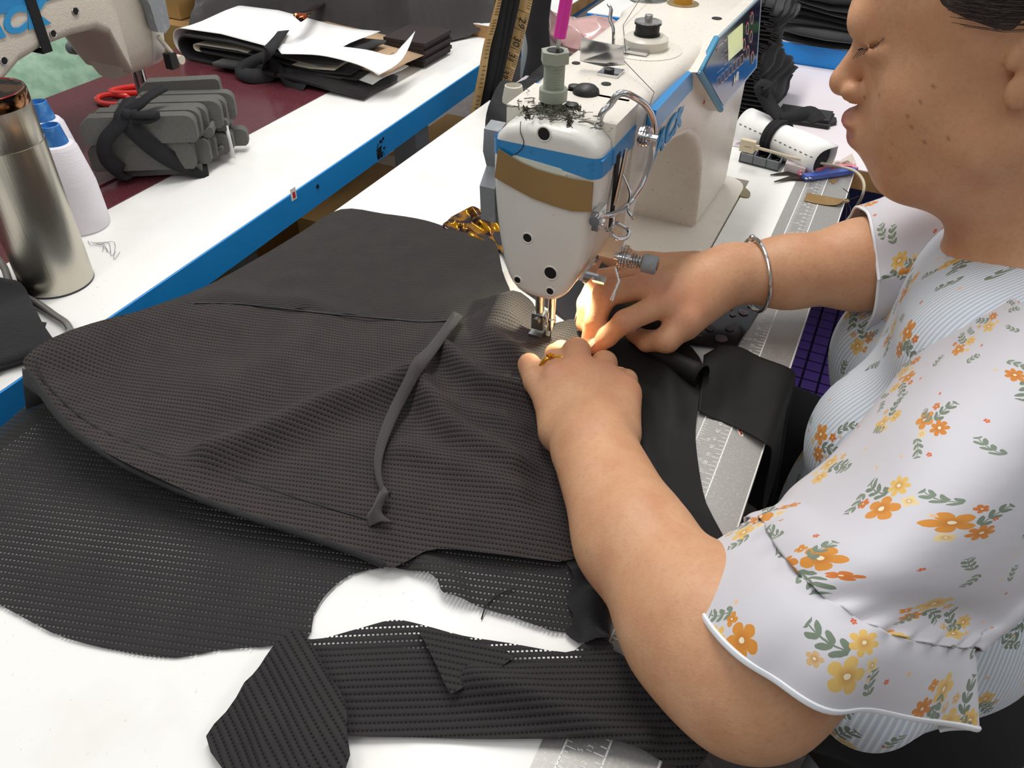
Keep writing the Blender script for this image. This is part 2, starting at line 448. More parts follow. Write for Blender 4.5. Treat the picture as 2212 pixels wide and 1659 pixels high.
    # brand plate, mostly hidden by brown tape
    bp = P(B().prism([(-.026, .180), (-.026, .1915), (-.022, .1955), (.016, .1925), (.020, .189), (.020, .172)], 'y', -.0396, -.0380, .0004), 'brand_plate', mat('ivory_plate', '#d9dccd', .25), fp, 0)
    lettering('JACK', .0135, (-.001, -.0398, .1815), (1, 0, -.05), (0, 0, 1), 'plate_lettering', m_brand, bp, M, .3, .0004, .0002)
    # bars, foot, needle
    P(B().tube([(0, 0, .10), (0, 0, .026)], .0036, 18).tube([(0, 0, .0335), (0, 0, .0305)], .0046, 18).tube([(0, 0, .0262), (0, 0, .0205)], [.0036, .0026], 14), 'needle_bar', m_chrome)
    P(B().tube([(.0006, 0, .0215), (.0004, 0, .012), (.0002, 0, .004)], [.0008, .0006, .0003], 8), 'needle', m_chrome)
    px, py = -.0105, -.002
    P(B().tube([(px, py, .10), (px, py, .037)], .0042, 18), 'presser_bar', m_steel)
    ft = P(B().box((px - .0055, py - .005, .0215), (px + .0055, py + .006, .0375), .0012).box((px - .001, py - .0015, .012), (px + .0075, py + .0045, .022), .0008).box((px - .0068, py - .008, .0062), (px + .0048, py + .004, .0172), .0008), 'presser_foot', m_steel)
    P(B().box((px - .007, py - .009, .0035), (px + .0185, py + .0035, .0058), .0006).box((px + .006, py - .006, .0058), (px + .020, py - .0035, .0085), .0005), 'foot_sole', mat('clear_sole', '#cdd66a', .2, trans=.35), ft)
    P(B().tube([(px - .001, py - .0046, .0305), (px - .001, py - .0072, .0305)], .0036, 16), 'clamp_screw', m_steel, ft)
    P(B().tube([(px - .001, py - .0078, .0115), (px - .001, py - .0088, .0115)], .0010, 10), 'pivot_pin', m_chrome, ft)
    # lever at the back of the head
    lv = [(-.0445, -.022, .196), (-.0445, .004, .196), (-.0445, .005, .170), (-.0445, .002, .160)]
    P(B().prism([(-.022, .203), (-.010, .206), (.002, .200), (.003, .176), (-.004, .160), (-.006, .128), (-.018, .124), (-.028, .130), (-.030, .160), (-.018, .172), (-.024, .186)], 'x', -.055, -.042, .003), 'lift_lever', m_grey_pl)
    # thread take-up guard: bent chrome rod
    gp = [UX(px_, py_, gx_) - N1 for px_, py_, gx_ in ((1300, 246, -.142), (1318, 226, -.138), (1337, 203, -.133), (1362, 206, -.127), (1395, 228, -.122), (1411, 262, -.1195), (1413, 310, -.1185), (1402, 360, -.1190), (1384, 405, -.121), (1358, 440, -.124), (1326, 462, -.127), (1292, 467, -.1305))]
    g2 = [gp[0] + Vector((-.002, .001, -.012))] + gp
    P(B().tube(cr(g2, 5), .0025, 12), 'finger_guard', m_chrome)
    # slot, take-up lever and side guides on the operator's side of the head
    P(B().box((.0455, -.006, .135), (.0464, .003, .196)), 'take_up_slot', m_dark, sm=0)
    P(B().tube([(.047, -.002, .155), (.050, -.001, .185), (.051, 0, .200)], .0016, 8), 'take_up_lever', m_steel)
    # upper tension discs
    tc = Vector((.052, .030, .199))
    b = B()
    for k, r in enumerate((.0075, .0082, .0082, .0075)):
        b.tube([tc + Vector((k * .0022, 0, 0)), tc + Vector((k * .0022 + .0012, 0, 0))], r, 20)
    b.tube([tc, tc + Vector((.014, 0, 0))], .003, 12)
    P(b, 'tension_discs', m_chrome)
    # lower tension assembly with spring and grey knob
    kc = Vector((.046, .020, .098)); ax = Vector((1, .06, -.03)).normalized()
    b = B()
    b.tube([kc, kc + ax * .028], .0034, 12)
    for k, r in enumerate((.009, .011, .011, .009)):
        b.tube([kc + ax * (.004 + k * .0022), kc + ax * (.0052 + k * .0022)], r, 22)
    tn = P(b, 'tension_assembly', m_chrome)
    sp = []
    e1 = ax.cross(Vector((0, 0, 1))).normalized(); e2 = ax.cross(e1)
    for k in range(61):
        a = k / 60 * 2 * math.pi * 4.5
        sp.append(kc + ax * (.013 + .011 * k / 60) + (e1 * math.cos(a) + e2 * math.sin(a)) * (.0068 - .002 * k / 60))
    P(B().tube(sp, .0006, 6), 'spring', m_steel, tn)
    P(B().lathe([(.0066, 0), (.0078, .0012), (.0078, .011), (.0066, .0128)], kc + ax * .0235, 24, axis=ax), 'knob', m_grey_pl, tn)
    P(B().tube([kc + ax * .0362, kc + ax * .0370], .0036, 16), 'knob_screw', mat('copper_tone', '#9c7a6c', .4, .6), tn)
    # small guides, screws and hooks on that side
    P(B().box((.0430, -.040, .150), (.0480, -.024, .166), .0012).tube([(.0455, -.0385, .159), (.0455, -.0425, .159)], .0042, 14), 'upper_clamp', m_chrome)
    P(B().tube(cr([(.046, .012, .176), (.054, .014, .160), (.054, .013, .146), (.060, .010, .141), (.060, .006, .144)], 4), .0012, 8), 'thread_hook', m_chrome)
    P(B().tube(cr([(.046, -.014, .150), (.052, -.016, .152), (.053, -.020, .147), (.050, -.022, .143), (.047, -.019, .143)], 4), .0012, 8), 'coil_hook', m_chrome)
    P(B().tube(cr([(.047, .006, .136), (.058, .006, .132), (.060, .000, .129), (.054, -.006, .129), (.047, -.004, .132)], 4), .0016, 8), 'guide_loop', m_chrome)
    P(B().tube([(.040, -.014, .094), (.050, -.014, .094)], .0036, 6).tube([(.050, .012, .092), (.056, .006, .084), (.054, -.004, .070)], .0015, 8), 'guide_screw', m_chrome)
    fg_ = [UX(a, c, N1.x + .0395) - N1 for a, c in ((1254, 606), (1266, 585), (1288, 558), (1300, 562), (1285, 590), (1264, 612))]
    P(B().prism([(q.y, q.z) for q in fg_], 'x', .0380, .0402, .0004), 'foot_guard', m_chrome)
    # top of the arm: oil caps, sight glass, winder, guides
    zt = .221
    P(B().lathe([(.0105, 0), (.0098, .003), (.007, .0055), (.002, .0068)], (.003, .038, zt), 24), 'dome_cap', m_black_rub, arm)
    P(B().lathe([(.0052, 0), (.0048, .002), (.001, .0030)], (-.009, .044, zt), 18), 'small_cap', m_black_rub, arm)
    P(B().lathe([(.0056, 0), (.005, .002), (.001, .0032)], (.004, .006, zt), 18), 'small_cap', m_black_rub, arm)
    for x, y, r in ((.010, .064, .0040), (.042, .292, .0050), (-.030, .100, .0036), (.036, .170, .003), (.031, .178, .003), (.018, .145, .0058), (-.037, .140, .0058)):
        P(B().tube([(x, y, zt - .001), (x, y, zt + .0006)], r, 18), 'oil_hole', m_dark if r < .0055 else m_steel, arm)
    P(B().lathe([(.0165, -.001), (.0165, .0006), (.012, .0012)], (-.003, .330, zt), 28).build('sight_seat', mat('brass_seat', '#8f7b58', .4, .5), arm, 35, M) and B().lathe([(.011, .001), (.0098, .006), (.006, .0092), (.001, .0105)], (-.003, .330, zt), 24), 'oil_sight', mat('amber_glass', '#c08a2a', .1, .2, coat=.6), arm)
    P(B().lathe([(.020, -.001), (.020, .0006), (.002, .0008)], (-.040, .330, zt), 28).tube([(-.040, .330, zt), (-.040, .330, zt + .014)], .004, 12), 'thread_stud', m_steel, arm)
    # bobbin winder
    wb = P(B().lathe([(.033, -.001), (.033, .0006), (.030, .0012), (.001, .0014)], (.009, .165, zt), 40), 'winder_base', body, arm)
    P(B().lathe([(.0185, 0), (.0195, .002), (.0195, .009), (.016, .0115), (.001, .012)], (.009, .167, zt), 32), 'winder_wheel', m_cap, wb)
    P(B().lathe([(.0115, .011), (.0115, .0128), (.0105, .0130), (.0105, .0205), (.0118, .0207), (.0118, .0222), (.001, .0224)], (.009, .167, zt), 28), 'bobbin', m_black_rub, wb)
    P(B().lathe([(.0118, .0222), (.0118, .0230), (.0034, .0232), (.0034, .0280), (.001, .0284)], (.009, .167, zt), 24), 'bobbin_flange', m_steel, wb)
    P(B().box((-.014, .140, zt + .002), (.018, .150, zt + .0045), .001).tube(cr([(-.013, .144, zt + .004), (-.015, .146, zt + .018), (-.020, .150, zt + .024), (-.022, .156, zt + .031), (-.026, .160, zt + .033)], 4), .0024, 8, flat=.5), 'winder_trip', m_chrome, wb)
    P(B().tube([(-.002, .141, zt + .0045), (-.002, .141, zt + .0065)], .0048, 16), 'trip_screw', m_steel, wb)
    # three-hole thread guide: bent sheet
    tg = P(B().poly([(-.0225, .088, zt + .024), (.010, .097, zt + .020), (.0135, .097, zt + .006), (-.003, .0925, zt + .0035), (-.0225, .088, zt + .0062), (-.0225, .0895, zt + .024), (.010, .0985, zt + .020), (.0135, .0985, zt + .006), (-.003, .094, zt + .0035), (-.0225, .0895, zt + .0062)],
             [(0, 1, 2, 3, 4), (9, 8, 7, 6, 5), (0, 5, 6, 1), (1, 6, 7, 2), (2, 7, 8, 3), (3, 8, 9, 4), (4, 9, 5, 0)]).box((-.004, .080, zt), (.0135, .0985, zt + .0022), .0006), 'thread_guide', m_chrome, arm, 0)
    P(B().lathe([(.0042, .002), (.0042, .0046), (.001, .0058)], (.004, .087, zt), 16), 'guide_cap', m_black_rub, tg)
    # grey threaded pre-tension post with hexagonal nuts
    hx = lambda r, z0, z1, o: B().prism([(o[0] + r * math.cos(k * math.pi / 3), o[1] + r * math.sin(k * math.pi / 3)) for k in range(6)], 'z', z0, z1, .0008)
    po = (-.009, .000)
    pst = P(B().lathe([(.0072, 0), (.0072, .005), (.0105, .006), (.0105, .014), (.0095, .0150)], (po[0], po[1], zt - .001), 24).lathe([v for k in range(14) for v in ((.0078, .0148 + k * .0011), (.0072, .01535 + k * .0011))] + [(.0078, .0302), (.0078, .0330)], (po[0], po[1], zt - .001), 24), 'tension_post', m_green_pl, arm)
    P(hx(.0108, zt + .032, zt + .040, po), 'hex_nut', m_green_pl, pst)
    P(B().tube([(po[0], po[1], zt + .0398), (po[0], po[1], zt + .0404)], .0062, 18), 'nut_bore', m_dark, pst)
    # ivory plastic cap standing by the back edge
    cp = P(B().lathe([(.0086, 0), (.0086, .003), (.0068, .0125), (.0060, .0128), (.0058, .0118), (.0052, .0040)], (-.0505, .020, zt - .010), 24), 'side_cap', m_cap, arm)
    # red scratch, brown tape under the arm
    P(B().prism([(.216, .164), (.221, .166), (.226, .174), (.222, .172)], 'x', .0575, .0588), 'red_mark', m_red, arm, 0)
    P(B().poly([(.015, .103, .1495), (.046, .128, .1485), (.044, .150, .1475), (.010, .125, .1480)], [(0, 1, 2, 3)]), 'tape_patch', m_kraft, arm, 0)
    if rear:
        # details of the rear face: lettering, screws, strap, front guard hook
        X = -.0495
        lettering('JACK', .033, (X - .0006, .186, .183), (0, -1, 0), (0, 0, 1), 'rear_lettering', m_brand, arm, M, .3, .0014, .0004, 1.25)
        for y, z, r in ((.10, .176, .0042), (.137, .161, .0040), (.205, .150, .0042), (.07, .210, .0036)):
            hole(arm, M, (X, y, z), r, (-1, 0, 0), m_steel)
        for y, z, r in ((-.003, .205, .0052), (-.003, .183, .0052)):
            hole(fp, M, (-.0412, y, z), r, (-1, 0, 0), m_face)
    return arm, fp
mc1 = thing('sewing_machine', 'white and blue lockstitch sewing machine with brown tape across its face plate', 'sewing machine', (N1.x, N1.y, 0))
M1 = Matrix.Translation(N1)
arm1, face1 = machine(mc1, M1, m_cream)
# control panel on the column
P1 = lambda b, n, m, par, sm=0: b.build(n, m, par, sm, M1)
pc = [Vector(v) for v in ((.0600, .156, .2120), (.0570, .222, .2222), (.0600, .404, .2215), (.0710, .398, .1490), (.0685, .246, .1510))]
cen = sum(pc, Vector()) / 5
nrm = (pc[3] - pc[1]).cross(pc[2] - pc[4]).normalized()
if nrm.x < 0: nrm = -nrm
inn = [cen + (p - cen) * 0.93 for p in pc]
def slab(ps, t0, t1):
    n = len(ps)
    return B().poly([p + nrm * t0 for p in ps] + [p + nrm * t1 for p in ps], [tuple(range(n))[::-1], tuple(range(n, 2 * n))] + [(i, (i + 1) % n, n + (i + 1) % n, n + i) for i in range(n)], None, 0.0012, 2)
pan = P1(slab([cen + (p - cen) * 1.03 for p in pc], -.016, .0015), 'panel_housing', m_cream, mc1, 35)
P1(slab(pc, .0010, .0030), 'panel_frame', mat('pale_blue_plastic', '#9fb9c6', .25), pan, 35)
# blue left rim of the panel
P1(B().tube([pc[1] + nrm * .0015, pc[0] + nrm * .0015, pc[4] + nrm * .0015], .0030, 8), 'panel_rim', mat('panel_blue', '#2f86ad', .3), pan, 35)
scr = P1(slab(inn, .0030, .0036), 'screen_glass', mat('screen_glass', '#1a1a38', .10, coat=.25, spec=.3, noise=(14, .45, .7, '#2c2b48')), pan, 35)
ex = (pc[2] - pc[1]).normalized(); ez = nrm.cross(ex).normalized()
if ez.z < 0: ez = -ez
def on(u, v, t=.0037): return cen + ex * u + ez * v + nrm * t
def rect(u, v, a, h, t=.0037, d=.0003):
    q = [on(u - a, v - h, t), on(u + a, v - h, t), on(u + a, v + h, t), on(u - a, v + h, t)]
    return slab_q(q, d)
def slab_q(q, d):
    n = len(q); b = B()
    return b.poly(list(q) + [p + nrm * d for p in q], [tuple(range(n))[::-1], tuple(range(n, 2 * n))] + [(i, (i + 1) % n, n + (i + 1) % n, n + i) for i in range(n)])
def PP(px, py, t=.0037):
    o = N1 + cen + nrm * t; d = ray(px, py); return CAM + d * ((o - CAM).dot(nrm) / d.dot(nrm)) - N1
def pxq(*q, t=.0037, d=.0003): return slab_q([PP(a, c, t) for a, c in q], d)
P1(pxq((1573, 132), (1604, 104), (1604, 50), (1572, 78)), 'display', mat('display_light', '#c9c9a8', .2, emit=('#dfe3b0', .35), noise=(40, .45, .6, '#e4ef9a')), scr)
def frame(q, w=.0005):
    c = [PP(*v) for v in q]
    return B().tube(c, w, 5, closed=True)
m_icon = mat('icon_print', '#c9b8b4', .4)
for q in (((1547, 128), (1562, 116), (1562, 93), (1547, 105)), ((1564, 111), (1570, 106), (1570, 85), (1564, 90)), ((1548, 158), (1562, 146), (1562, 124), (1548, 136)), ((1564, 141), (1571, 136), (1571, 117), (1564, 122))):
    P1(frame(q), 'key', m_icon, scr)
for k in range(7):
    x = 1549 + k * 8.3; y = 185 - k * 8.0
    P1(frame(((x, y + 4), (x + 6, y - 2), (x + 6, y - 21), (x, y - 15))), 'key', m_icon, scr)
for x, y in ((1607, 97), (1615, 112), (1614, 62), (1622, 80), (1624, 40), (1625, 125)):
    kb = P1(B().tube([PP(x + 2.8 * math.cos(a), y + 12 * math.sin(a) - 2.5 * math.cos(a)) for a in [k * math.pi / 9 for k in range(18)]], .0005, 5, closed=True), 'round_key', m_icon, scr, 35)
    P1(pxq((x - 2, y - 8), (x + 2, y - 12), (x + 2, y - 16), (x - 2, y - 12)), 'key_light', m_red, kb)
lo_ = PP(1590, 170)
link('model_lettering', text_mesh('A4B', .0125, M1 @ Matrix(((ex.x, ez.x, nrm.x, lo_.x), (ex.y, ez.y, nrm.y, lo_.y), (ex.z, ez.z, nrm.z, lo_.z), (0, 0, 0, 1))), .0002, 0, .0004), m_white_print, scr, 0)
# brown tape stuck across the face plate
tp = [(1076, 321), (1100, 334), (1127, 352), (1160, 366), (1200, 378), (1240, 387), (1282, 394)]
bt = [(1068, 383), (1090, 394), (1115, 410), (1150, 428), (1195, 445), (1235, 456), (1277, 458)]
yt = N1.y - .0408
b = B()
A_ = [UY(*q, yt) for q in tp]; D_ = [UY(*q, yt) for q in bt]; n = len(A_)
off = [Vector((0, -.0012 if i == 1 else -.0003 * (i % 2), 0)) for i in range(n)]
vs = [a + o for a, o in zip(A_, off)] + [d + o for d, o in zip(D_, off)]
vs += [v + Vector((0, .0006, 0)) for v in vs]
b.poly(vs, [(i, i + 1, n + i + 1, n + i) for i in range(n - 1)] + [(2 * n + n + i, 2 * n + n + i + 1, 2 * n + i + 1, 2 * n + i) for i in range(n - 1)] + [(i + 1, i, 2 * n + i, 2 * n + i + 1) for i in range(n - 1)] + [(n + i, n + i + 1, 3 * n + i + 1, 3 * n + i) for i in range(n - 1)])
b.build('brown_tape', m_kraft, face1, 60)
# lint and oily fluff on top of the head, loose thread on the face
b = B(); rl_ = random.Random(11)
for i in range(150):
    a = Vector((N1.x + rl_.gauss(0, .015), N1.y + rl_.gauss(-.012, .009), .2215 + rl_.random() * .0015))
    a.x = min(max(a.x, N1.x - .036), N1.x + .042); a.y = max(a.y, N1.y - .033)
    ps = [a]
    for k in range(3): ps.append(ps[-1] + Vector((rl_.uniform(-.004, .004), rl_.uniform(-.004, .004), rl_.uniform(-.0005, .0012))))
    b.tube(ps, .0002 + .0003 * rl_.random(), 4)
for q, l in (((1137, 236), 34), ((1140, 250), 16), ((1228, 255), 30), ((1232, 268), 22), ((1247, 232), 18)):
    p = UY(*q, N1.y - .0385)
    for k in range(7):
        ps = [p + Vector((rl_.uniform(-.003, .003), rl_.uniform(-.001, .001), rl_.uniform(-.003, .003))) for _ in range(4)]
        b.tube(ps, .0004, 4)
lint = b.build('lint', mat('grey_lint', '#55534a', .95), arm1); lint['kind'] = 'stuff'
th = [UY(x, y, N1.y - .0392) for x, y in ((1125, 262), (1124, 285), (1131, 305), (1128, 320), (1118, 330), (1106, 337))]
B().tube(cr(th, 4), .0003, 5).build('loose_thread', m_black_print, face1)
th = [N1 + Vector(v) for v in ((-.040, .330, .236), (-.030, .22, .2225), (.013, .098, .236))]
B().tube(th, .0003, 5).build('needle_thread', m_black_print, arm1)
th = [N1 + Vector(v) for v in ((.012, .098, .230), (.050, .062, .222), (.052, .034, .206))]
B().tube(th, .0003, 5).build('needle_thread', m_black_print, arm1)
# rubber cushion in the table cut-out at the bed corner
cu = [U(x, y, .0) for x, y in ((1568, 397), (1592, 394), (1606, 405), (1620, 418), (1616, 428), (1598, 425), (1590, 412))]
B().prism([(p.x, p.y) for p in cr([(p.x, p.y, 0) for p in cu], 4, True)], 'z', .0002, .0016).build('bed_cushion', mat('tan_rubber', '#857a5c', .5), mc1)
# the machine's own LED lamp under the arm
ld = bpy.data.lights.new('needle_lamp', 'SPOT'); ld.energy = .75; ld.color = (1.0, 1.0, .76); ld.spot_size = math.radians(135); ld.spot_blend = .6; ld.shadow_soft_size = .004
lo = bpy.data.objects.new('needle_lamp', ld); COL.objects.link(lo)
lo.location = N1 + Vector((.006, .016, .071)); lo.rotation_euler = (Vector((-.006, -.008, -.07))).to_track_quat('-Z', 'Y').to_euler()
adopt(lo, mc1)

# the second machine on the facing table, seen from behind
N2 = Vector((-0.8775, 0.690, 0.0012))
mc2 = thing('sewing_machine', 'cream sewing machine seen from behind, black strap round its arm', 'sewing machine', N2)
M2 = Matrix.Translation(N2) @ Matrix.Rotation(math.pi, 4, 'Z')
arm2, face2 = machine(mc2, M2, m_cream2, rear=True)
# ------------------------------------------------------------------ implicit-surface modelling (one continuous skin)
class Field:
    def __init__(s, lo, hi, h):
        s.lo = np.array(lo, float); s.h = h
        s.n = np.ceil((np.array(hi) - s.lo) / h).astype(int) + 1
        s.f = np.full(s.n, 1.0, np.float32)
    def _win(s, lo, hi, pad):
        a = np.clip(np.floor((np.array(lo) - pad - s.lo) / s.h).astype(int), 0, s.n)
        b = np.clip(np.ceil((np.array(hi) + pad - s.lo) / s.h).astype(int) + 1, 0, s.n)
        if np.any(b <= a): return None
        ax = [(s.lo[i] + s.h * np.arange(a[i], b[i])).astype(np.float32) for i in range(3)]
        X, Y, Z = np.meshgrid(*ax, indexing='ij')
        return (slice(a[0], b[0]), slice(a[1], b[1]), slice(a[2], b[2])), X, Y, Z
    def _join(s, w, d, k, sub):
        a = s.f[w]
        if sub:
            q = np.clip(.5 - .5 * (a + d) / k, 0, 1); s.f[w] = a + (-d - a) * q + k * q * (1 - q)
        else:
            q = np.clip(.5 + .5 * (a - d) / k, 0, 1); s.f[w] = a + (d - a) * q - k * q * (1 - q)
    def cone(s, a, b, ra, rb=None, k=.008, flat=None, sub=False):
        """round cone; flat=(axis vector, factor): squash across that axis"""
        rb = ra if rb is None else rb
        a = np.array(a, float); b = np.array(b, float); r = max(ra, rb)
        w = s._win(np.minimum(a, b) - r, np.maximum(a, b) + r, k * 1.5 + 3 * s.h)
        if w is None: return
        w, X, Y, Z = w
        px, py, pz = X - a[0], Y - a[1], Z - a[2]
        ab = b - a
        if flat is not None:
            n = np.array(flat[0], float); n /= np.linalg.norm(n)
            t = (px * n[0] + py * n[1] + pz * n[2]); ta = ab @ n
            L2 = ab @ ab + 1e-12; u = (px * ab[0] + py * ab[1] + pz * ab[2]) / L2
            t = (t - np.clip(u, 0, 1) * ta) * (1 / flat[1] - 1)
            px, py, pz = px + n[0] * t, py + n[1] * t, pz + n[2] * t
        L2 = ab @ ab + 1e-12
        u = np.clip((px * ab[0] + py * ab[1] + pz * ab[2]) / L2, 0, 1)
        d = np.sqrt((px - u * ab[0]) ** 2 + (py - u * ab[1]) ** 2 + (pz - u * ab[2]) ** 2) - (ra + (rb - ra) * u)
        s._join(w, d, k, sub)
    def chain(s, pts, rs, k=.006, **kw):
        for i in range(len(pts) - 1): s.cone(pts[i], pts[i + 1], rs[i], rs[i + 1], k, **kw)
    def ell(s, c, r, k=.01, R=None, sub=False):
        c = np.array(c, float); r = np.array(r, float) if np.ndim(r) else np.array([r, r, r], float)
        m = r.max(); w = s._win(c - m, c + m, k * 1.5 + 3 * s.h)
        if w is None: return
        w, X, Y, Z = w
        p = np.stack([X - c[0], Y - c[1], Z - c[2]], -1)
        if R is not None: p = p @ np.array(R, np.float32)
        q = p / r.astype(np.float32); k0 = np.sqrt((q * q).sum(-1)); q2 = q / r.astype(np.float32); k1 = np.sqrt((q2 * q2).sum(-1)) + 1e-9
        s._join(w, k0 * (k0 - 1) / k1, k, sub)
    def mesh(s, name, smooth_it=2):
        """naive surface nets"""
        f = s.f; ins = f < 0
        c = sum(ins[i:ins.shape[0] - 1 + i, j:ins.shape[1] - 1 + j, l:ins.shape[2] - 1 + l].astype(np.int8) for i in (0, 1) for j in (0, 1) for l in (0, 1))
        act = (c > 0) & (c < 8)
        I = np.argwhere(act); idx = np.full(act.shape, -1, np.int32); idx[act] = np.arange(len(I))
        acc = np.zeros((len(I), 3)); cnt = np.zeros(len(I))
        cor = [(i, j, l) for i in (0, 1) for j in (0, 1) for l in (0, 1)]
        val = {q: f[I[:, 0] + q[0], I[:, 1] + q[1], I[:, 2] + q[2]] for q in cor}
        for q in cor:
            for d in range(3):
                if q[d] == 0:
                    r = list(q); r[d] = 1; r = tuple(r)
                    va, vb = val[q], val[r]; m = (va < 0) != (vb < 0)
                    t = np.where(m, va / np.where(m, va - vb, 1), 0)
                    p = np.tile(np.array(q, float), (len(I), 1)); p[:, d] = t
                    acc[m] += p[m]; cnt[m] += 1
        V = (I + acc / cnt[:, None]) * s.h + s.lo
        Q = []
        for d in range(3):
            e1, e2 = [(1, 2), (2, 0), (0, 1)][d]
            sl0 = [slice(None)] * 3; sl1 = [slice(None)] * 3
            sl0[d] = slice(0, -1); sl1[d] = slice(1, None)
            A, Bq = ins[tuple(sl0)], ins[tuple(sl1)]
            X = np.argwhere(A != Bq)
            X = X[(X[:, e1] > 0) & (X[:, e2] > 0) & (X[:, e1] < act.shape[e1]) & (X[:, e2] < act.shape[e2]) & (X[:, d] < act.shape[d])]
            flip = A[X[:, 0], X[:, 1], X[:, 2]]
            def g(o1, o2):
                y = X.copy(); y[:, e1] -= o1; y[:, e2] -= o2
                return idx[y[:, 0], y[:, 1], y[:, 2]]
            q = np.stack([g(1, 1), g(0, 1), g(0, 0), g(1, 0)], 1)
            q[~flip] = q[~flip][:, ::-1]
            Q.append(q)
        Q = np.concatenate(Q); Q = Q[(Q >= 0).all(1)]
        for _ in range(smooth_it):
            S = np.zeros_like(V); n = np.zeros(len(V))
            for a, b in ((0, 1), (1, 2), (2, 3), (3, 0)):
                np.add.at(S, Q[:, a], V[Q[:, b]]); np.add.at(n, Q[:, a], 1)
                np.add.at(S, Q[:, b], V[Q[:, a]]); np.add.at(n, Q[:, b], 1)
            V = V * .5 + .5 * S / np.maximum(n, 1)[:, None]
        me = bpy.data.meshes.new(name)
        me.vertices.add(len(V)); me.vertices.foreach_set('co', V.astype(np.float32).ravel())
        me.loops.add(len(Q) * 4); me.loops.foreach_set('vertex_index', Q.astype(np.int32).ravel())
        me.polygons.add(len(Q)); me.polygons.foreach_set('loop_start', np.arange(0, len(Q) * 4, 4, dtype=np.int32))
        me.update(); me.validate()
        return me, V

# ------------------------------------------------------------------ the operator
HY = 0.575                                   # plane of symmetry of her head
def H(px, py, dy=0.0): return UY(px, py, HY + dy)
SKIN_T = {}
person = thing('person', 'woman in floral blouse bending over the machine, both hands guiding black fabric', 'person', (0.30, 0.56, -0.75))
F = Field((-0.235, 0.115, -0.06), (0.36, 0.86, 0.43), 0.0022)
# --- head
pit = math.radians(16)
RY = np.array(Matrix.Rotation(pit, 3, 'Y')) if False else np.array(Matrix.Rotation(-pit, 3, 'Y'))
F.ell((.096, HY, .328), (.100, .077, .088), .01, RY)
F.ell((.080, HY, .252), (.061, .058, .078), .03, RY)
F.cone((.009, HY - .026, .286), (.009, HY + .026, .286), .010, .010, .02)
for s in (-1, 1):
    F.ell((.062, HY + s * .041, .243), (.028, .022, .030), .02)
    F.cone((.106, HY + s * .048, .228), (.070, HY + s * .018, .186), .024, .019, .025)
    F.ell((.064, HY + s * .026, .214), (.024, .022, .026), .02)
F.ell((.066, HY, .183), (.021, .020, .021), .018)
F.ell((.100, HY, .192), (.050, .046, .030), .025)
F.ell((.042, HY, .209), (.023, .026, .024), .015)
F.ell((.0190, HY, .2110), (.0086, .018, .0066), .006)
F.ell((.0265, HY, .1985), (.0085, .017, .0068), .006)
F.cone((.0125, HY, .266), (.0050, HY, .240), .0066, .0090, .009)
F.ell((.0055, HY, .2355), (.0100, .0105, .0092), .006)
for s in (-1, 1):
    F.ell((.0155, HY + s * .0130, .2335), (.0098, .0066, .0080), .004)
    F.ell((.0255, HY + s * .032, .2725), (.0120, .0155, .0105), .006)
    F.chain([(.0085, HY + s * .018, .2645), (.0125, HY + s * .031, .2680), (.0240, HY + s * .046, .2790)], [.0018, .0022, .0016], .004, sub=True)
    F.cone((.0125, HY + s * .0185, .228), (.022, HY + s * .026, .2200), .0020, .0010, .006, sub=True)
F.cone((.0125, HY - .020, .2045), (.0125, HY + .020, .2045), .0014, .0014, .003, sub=True)
# ear (her left, towards the camera) and its twin
for s in (-1, 1):
    ey = HY + s * .074
    F.ell((.119, ey, .298), (.018, .0080, .031), .005, RY)
    F.ell((.112, ey + s * .001, .270), (.0100, .0065, .0110), .005)
    F.ell((.115, ey + s * .008, .297), (.0100, .0070, .0180), .004, RY, sub=True)
    F.ell((.101, ey - s * .001, .288), (.0045, .006, .008), .004)
# --- neck, shoulders, chest
F.cone((.125, HY, .250), (.195, HY + .005, .080), .052, .060, .03)
F.cone((.185, HY, .090), (.215, .440, .075), .050, .055, .04)
F.cone((.200, HY, .090), (.300, .720, .090), .050, .055, .04)
F.ell((.205, .57, .03), (.100, .155, .115), .05)
# --- left arm (near the camera)
WL = U(1283, 968, .034); FL = U(1368, 1165, .040); GL = U(1505, 1345, .046); EL = U(1618, 1446, .048)
SL = Vector((.205, .440, .070))
F.chain([WL, FL, GL, EL], [.0275, .0335, .0405, .0400], .02)
F.cone(WL, FL, .030, .034, .01, flat=((0, 0, 1), .75))
F.cone(EL, SL, .0405, .054, .03)
# --- left hand: back of the hand up, fingers pressing the cloth
def K(px, py, z): return U(px, py, z)
L_mcp = [K(1203, 822, .036), K(1250, 803, .040), K(1305, 815, .037), K(1345, 852, .030)]
for m, r in zip(L_mcp, (.0135, .0135, .013, .0125)):
    F.cone(WL, m, .021, r, .014)
F.cone(K(1330, 935, .026), L_mcp[3], .019, .0125, .012)
F.cone(K(1222, 930, .026), K(1205, 862, .028), .019, .0125, .010)
F.chain([L_mcp[0], K(1199, 782, .034), K(1200, 766, .022), K(1212, 752, .010)], [.0112, .0104, .0094, .0078], .003)
F.chain([L_mcp[1], K(1245, 760, .042), K(1243, 756, .024), K(1238, 756, .010)], [.0120, .0116, .0098, .0080], .003)
F.chain([L_mcp[2], K(1306, 784, .033), K(1294, 790, .020), K(1284, 790, .010)], [.0112, .0102, .0090, .0078], .003)
F.chain([L_mcp[3], K(1352, 822, .022), K(1338, 815, .014), K(1325, 808, .009)], [.0105, .0090, .0080, .0070], .005)
L_th = [K(1212, 925, .026), K(1188, 866, .029), K(1160, 822, .026), K(1143, 788, .019)]
F.chain(L_th[:2], [.0165, .0122], .009); F.chain(L_th[1:], [.0122, .0114, .0104], .0035)
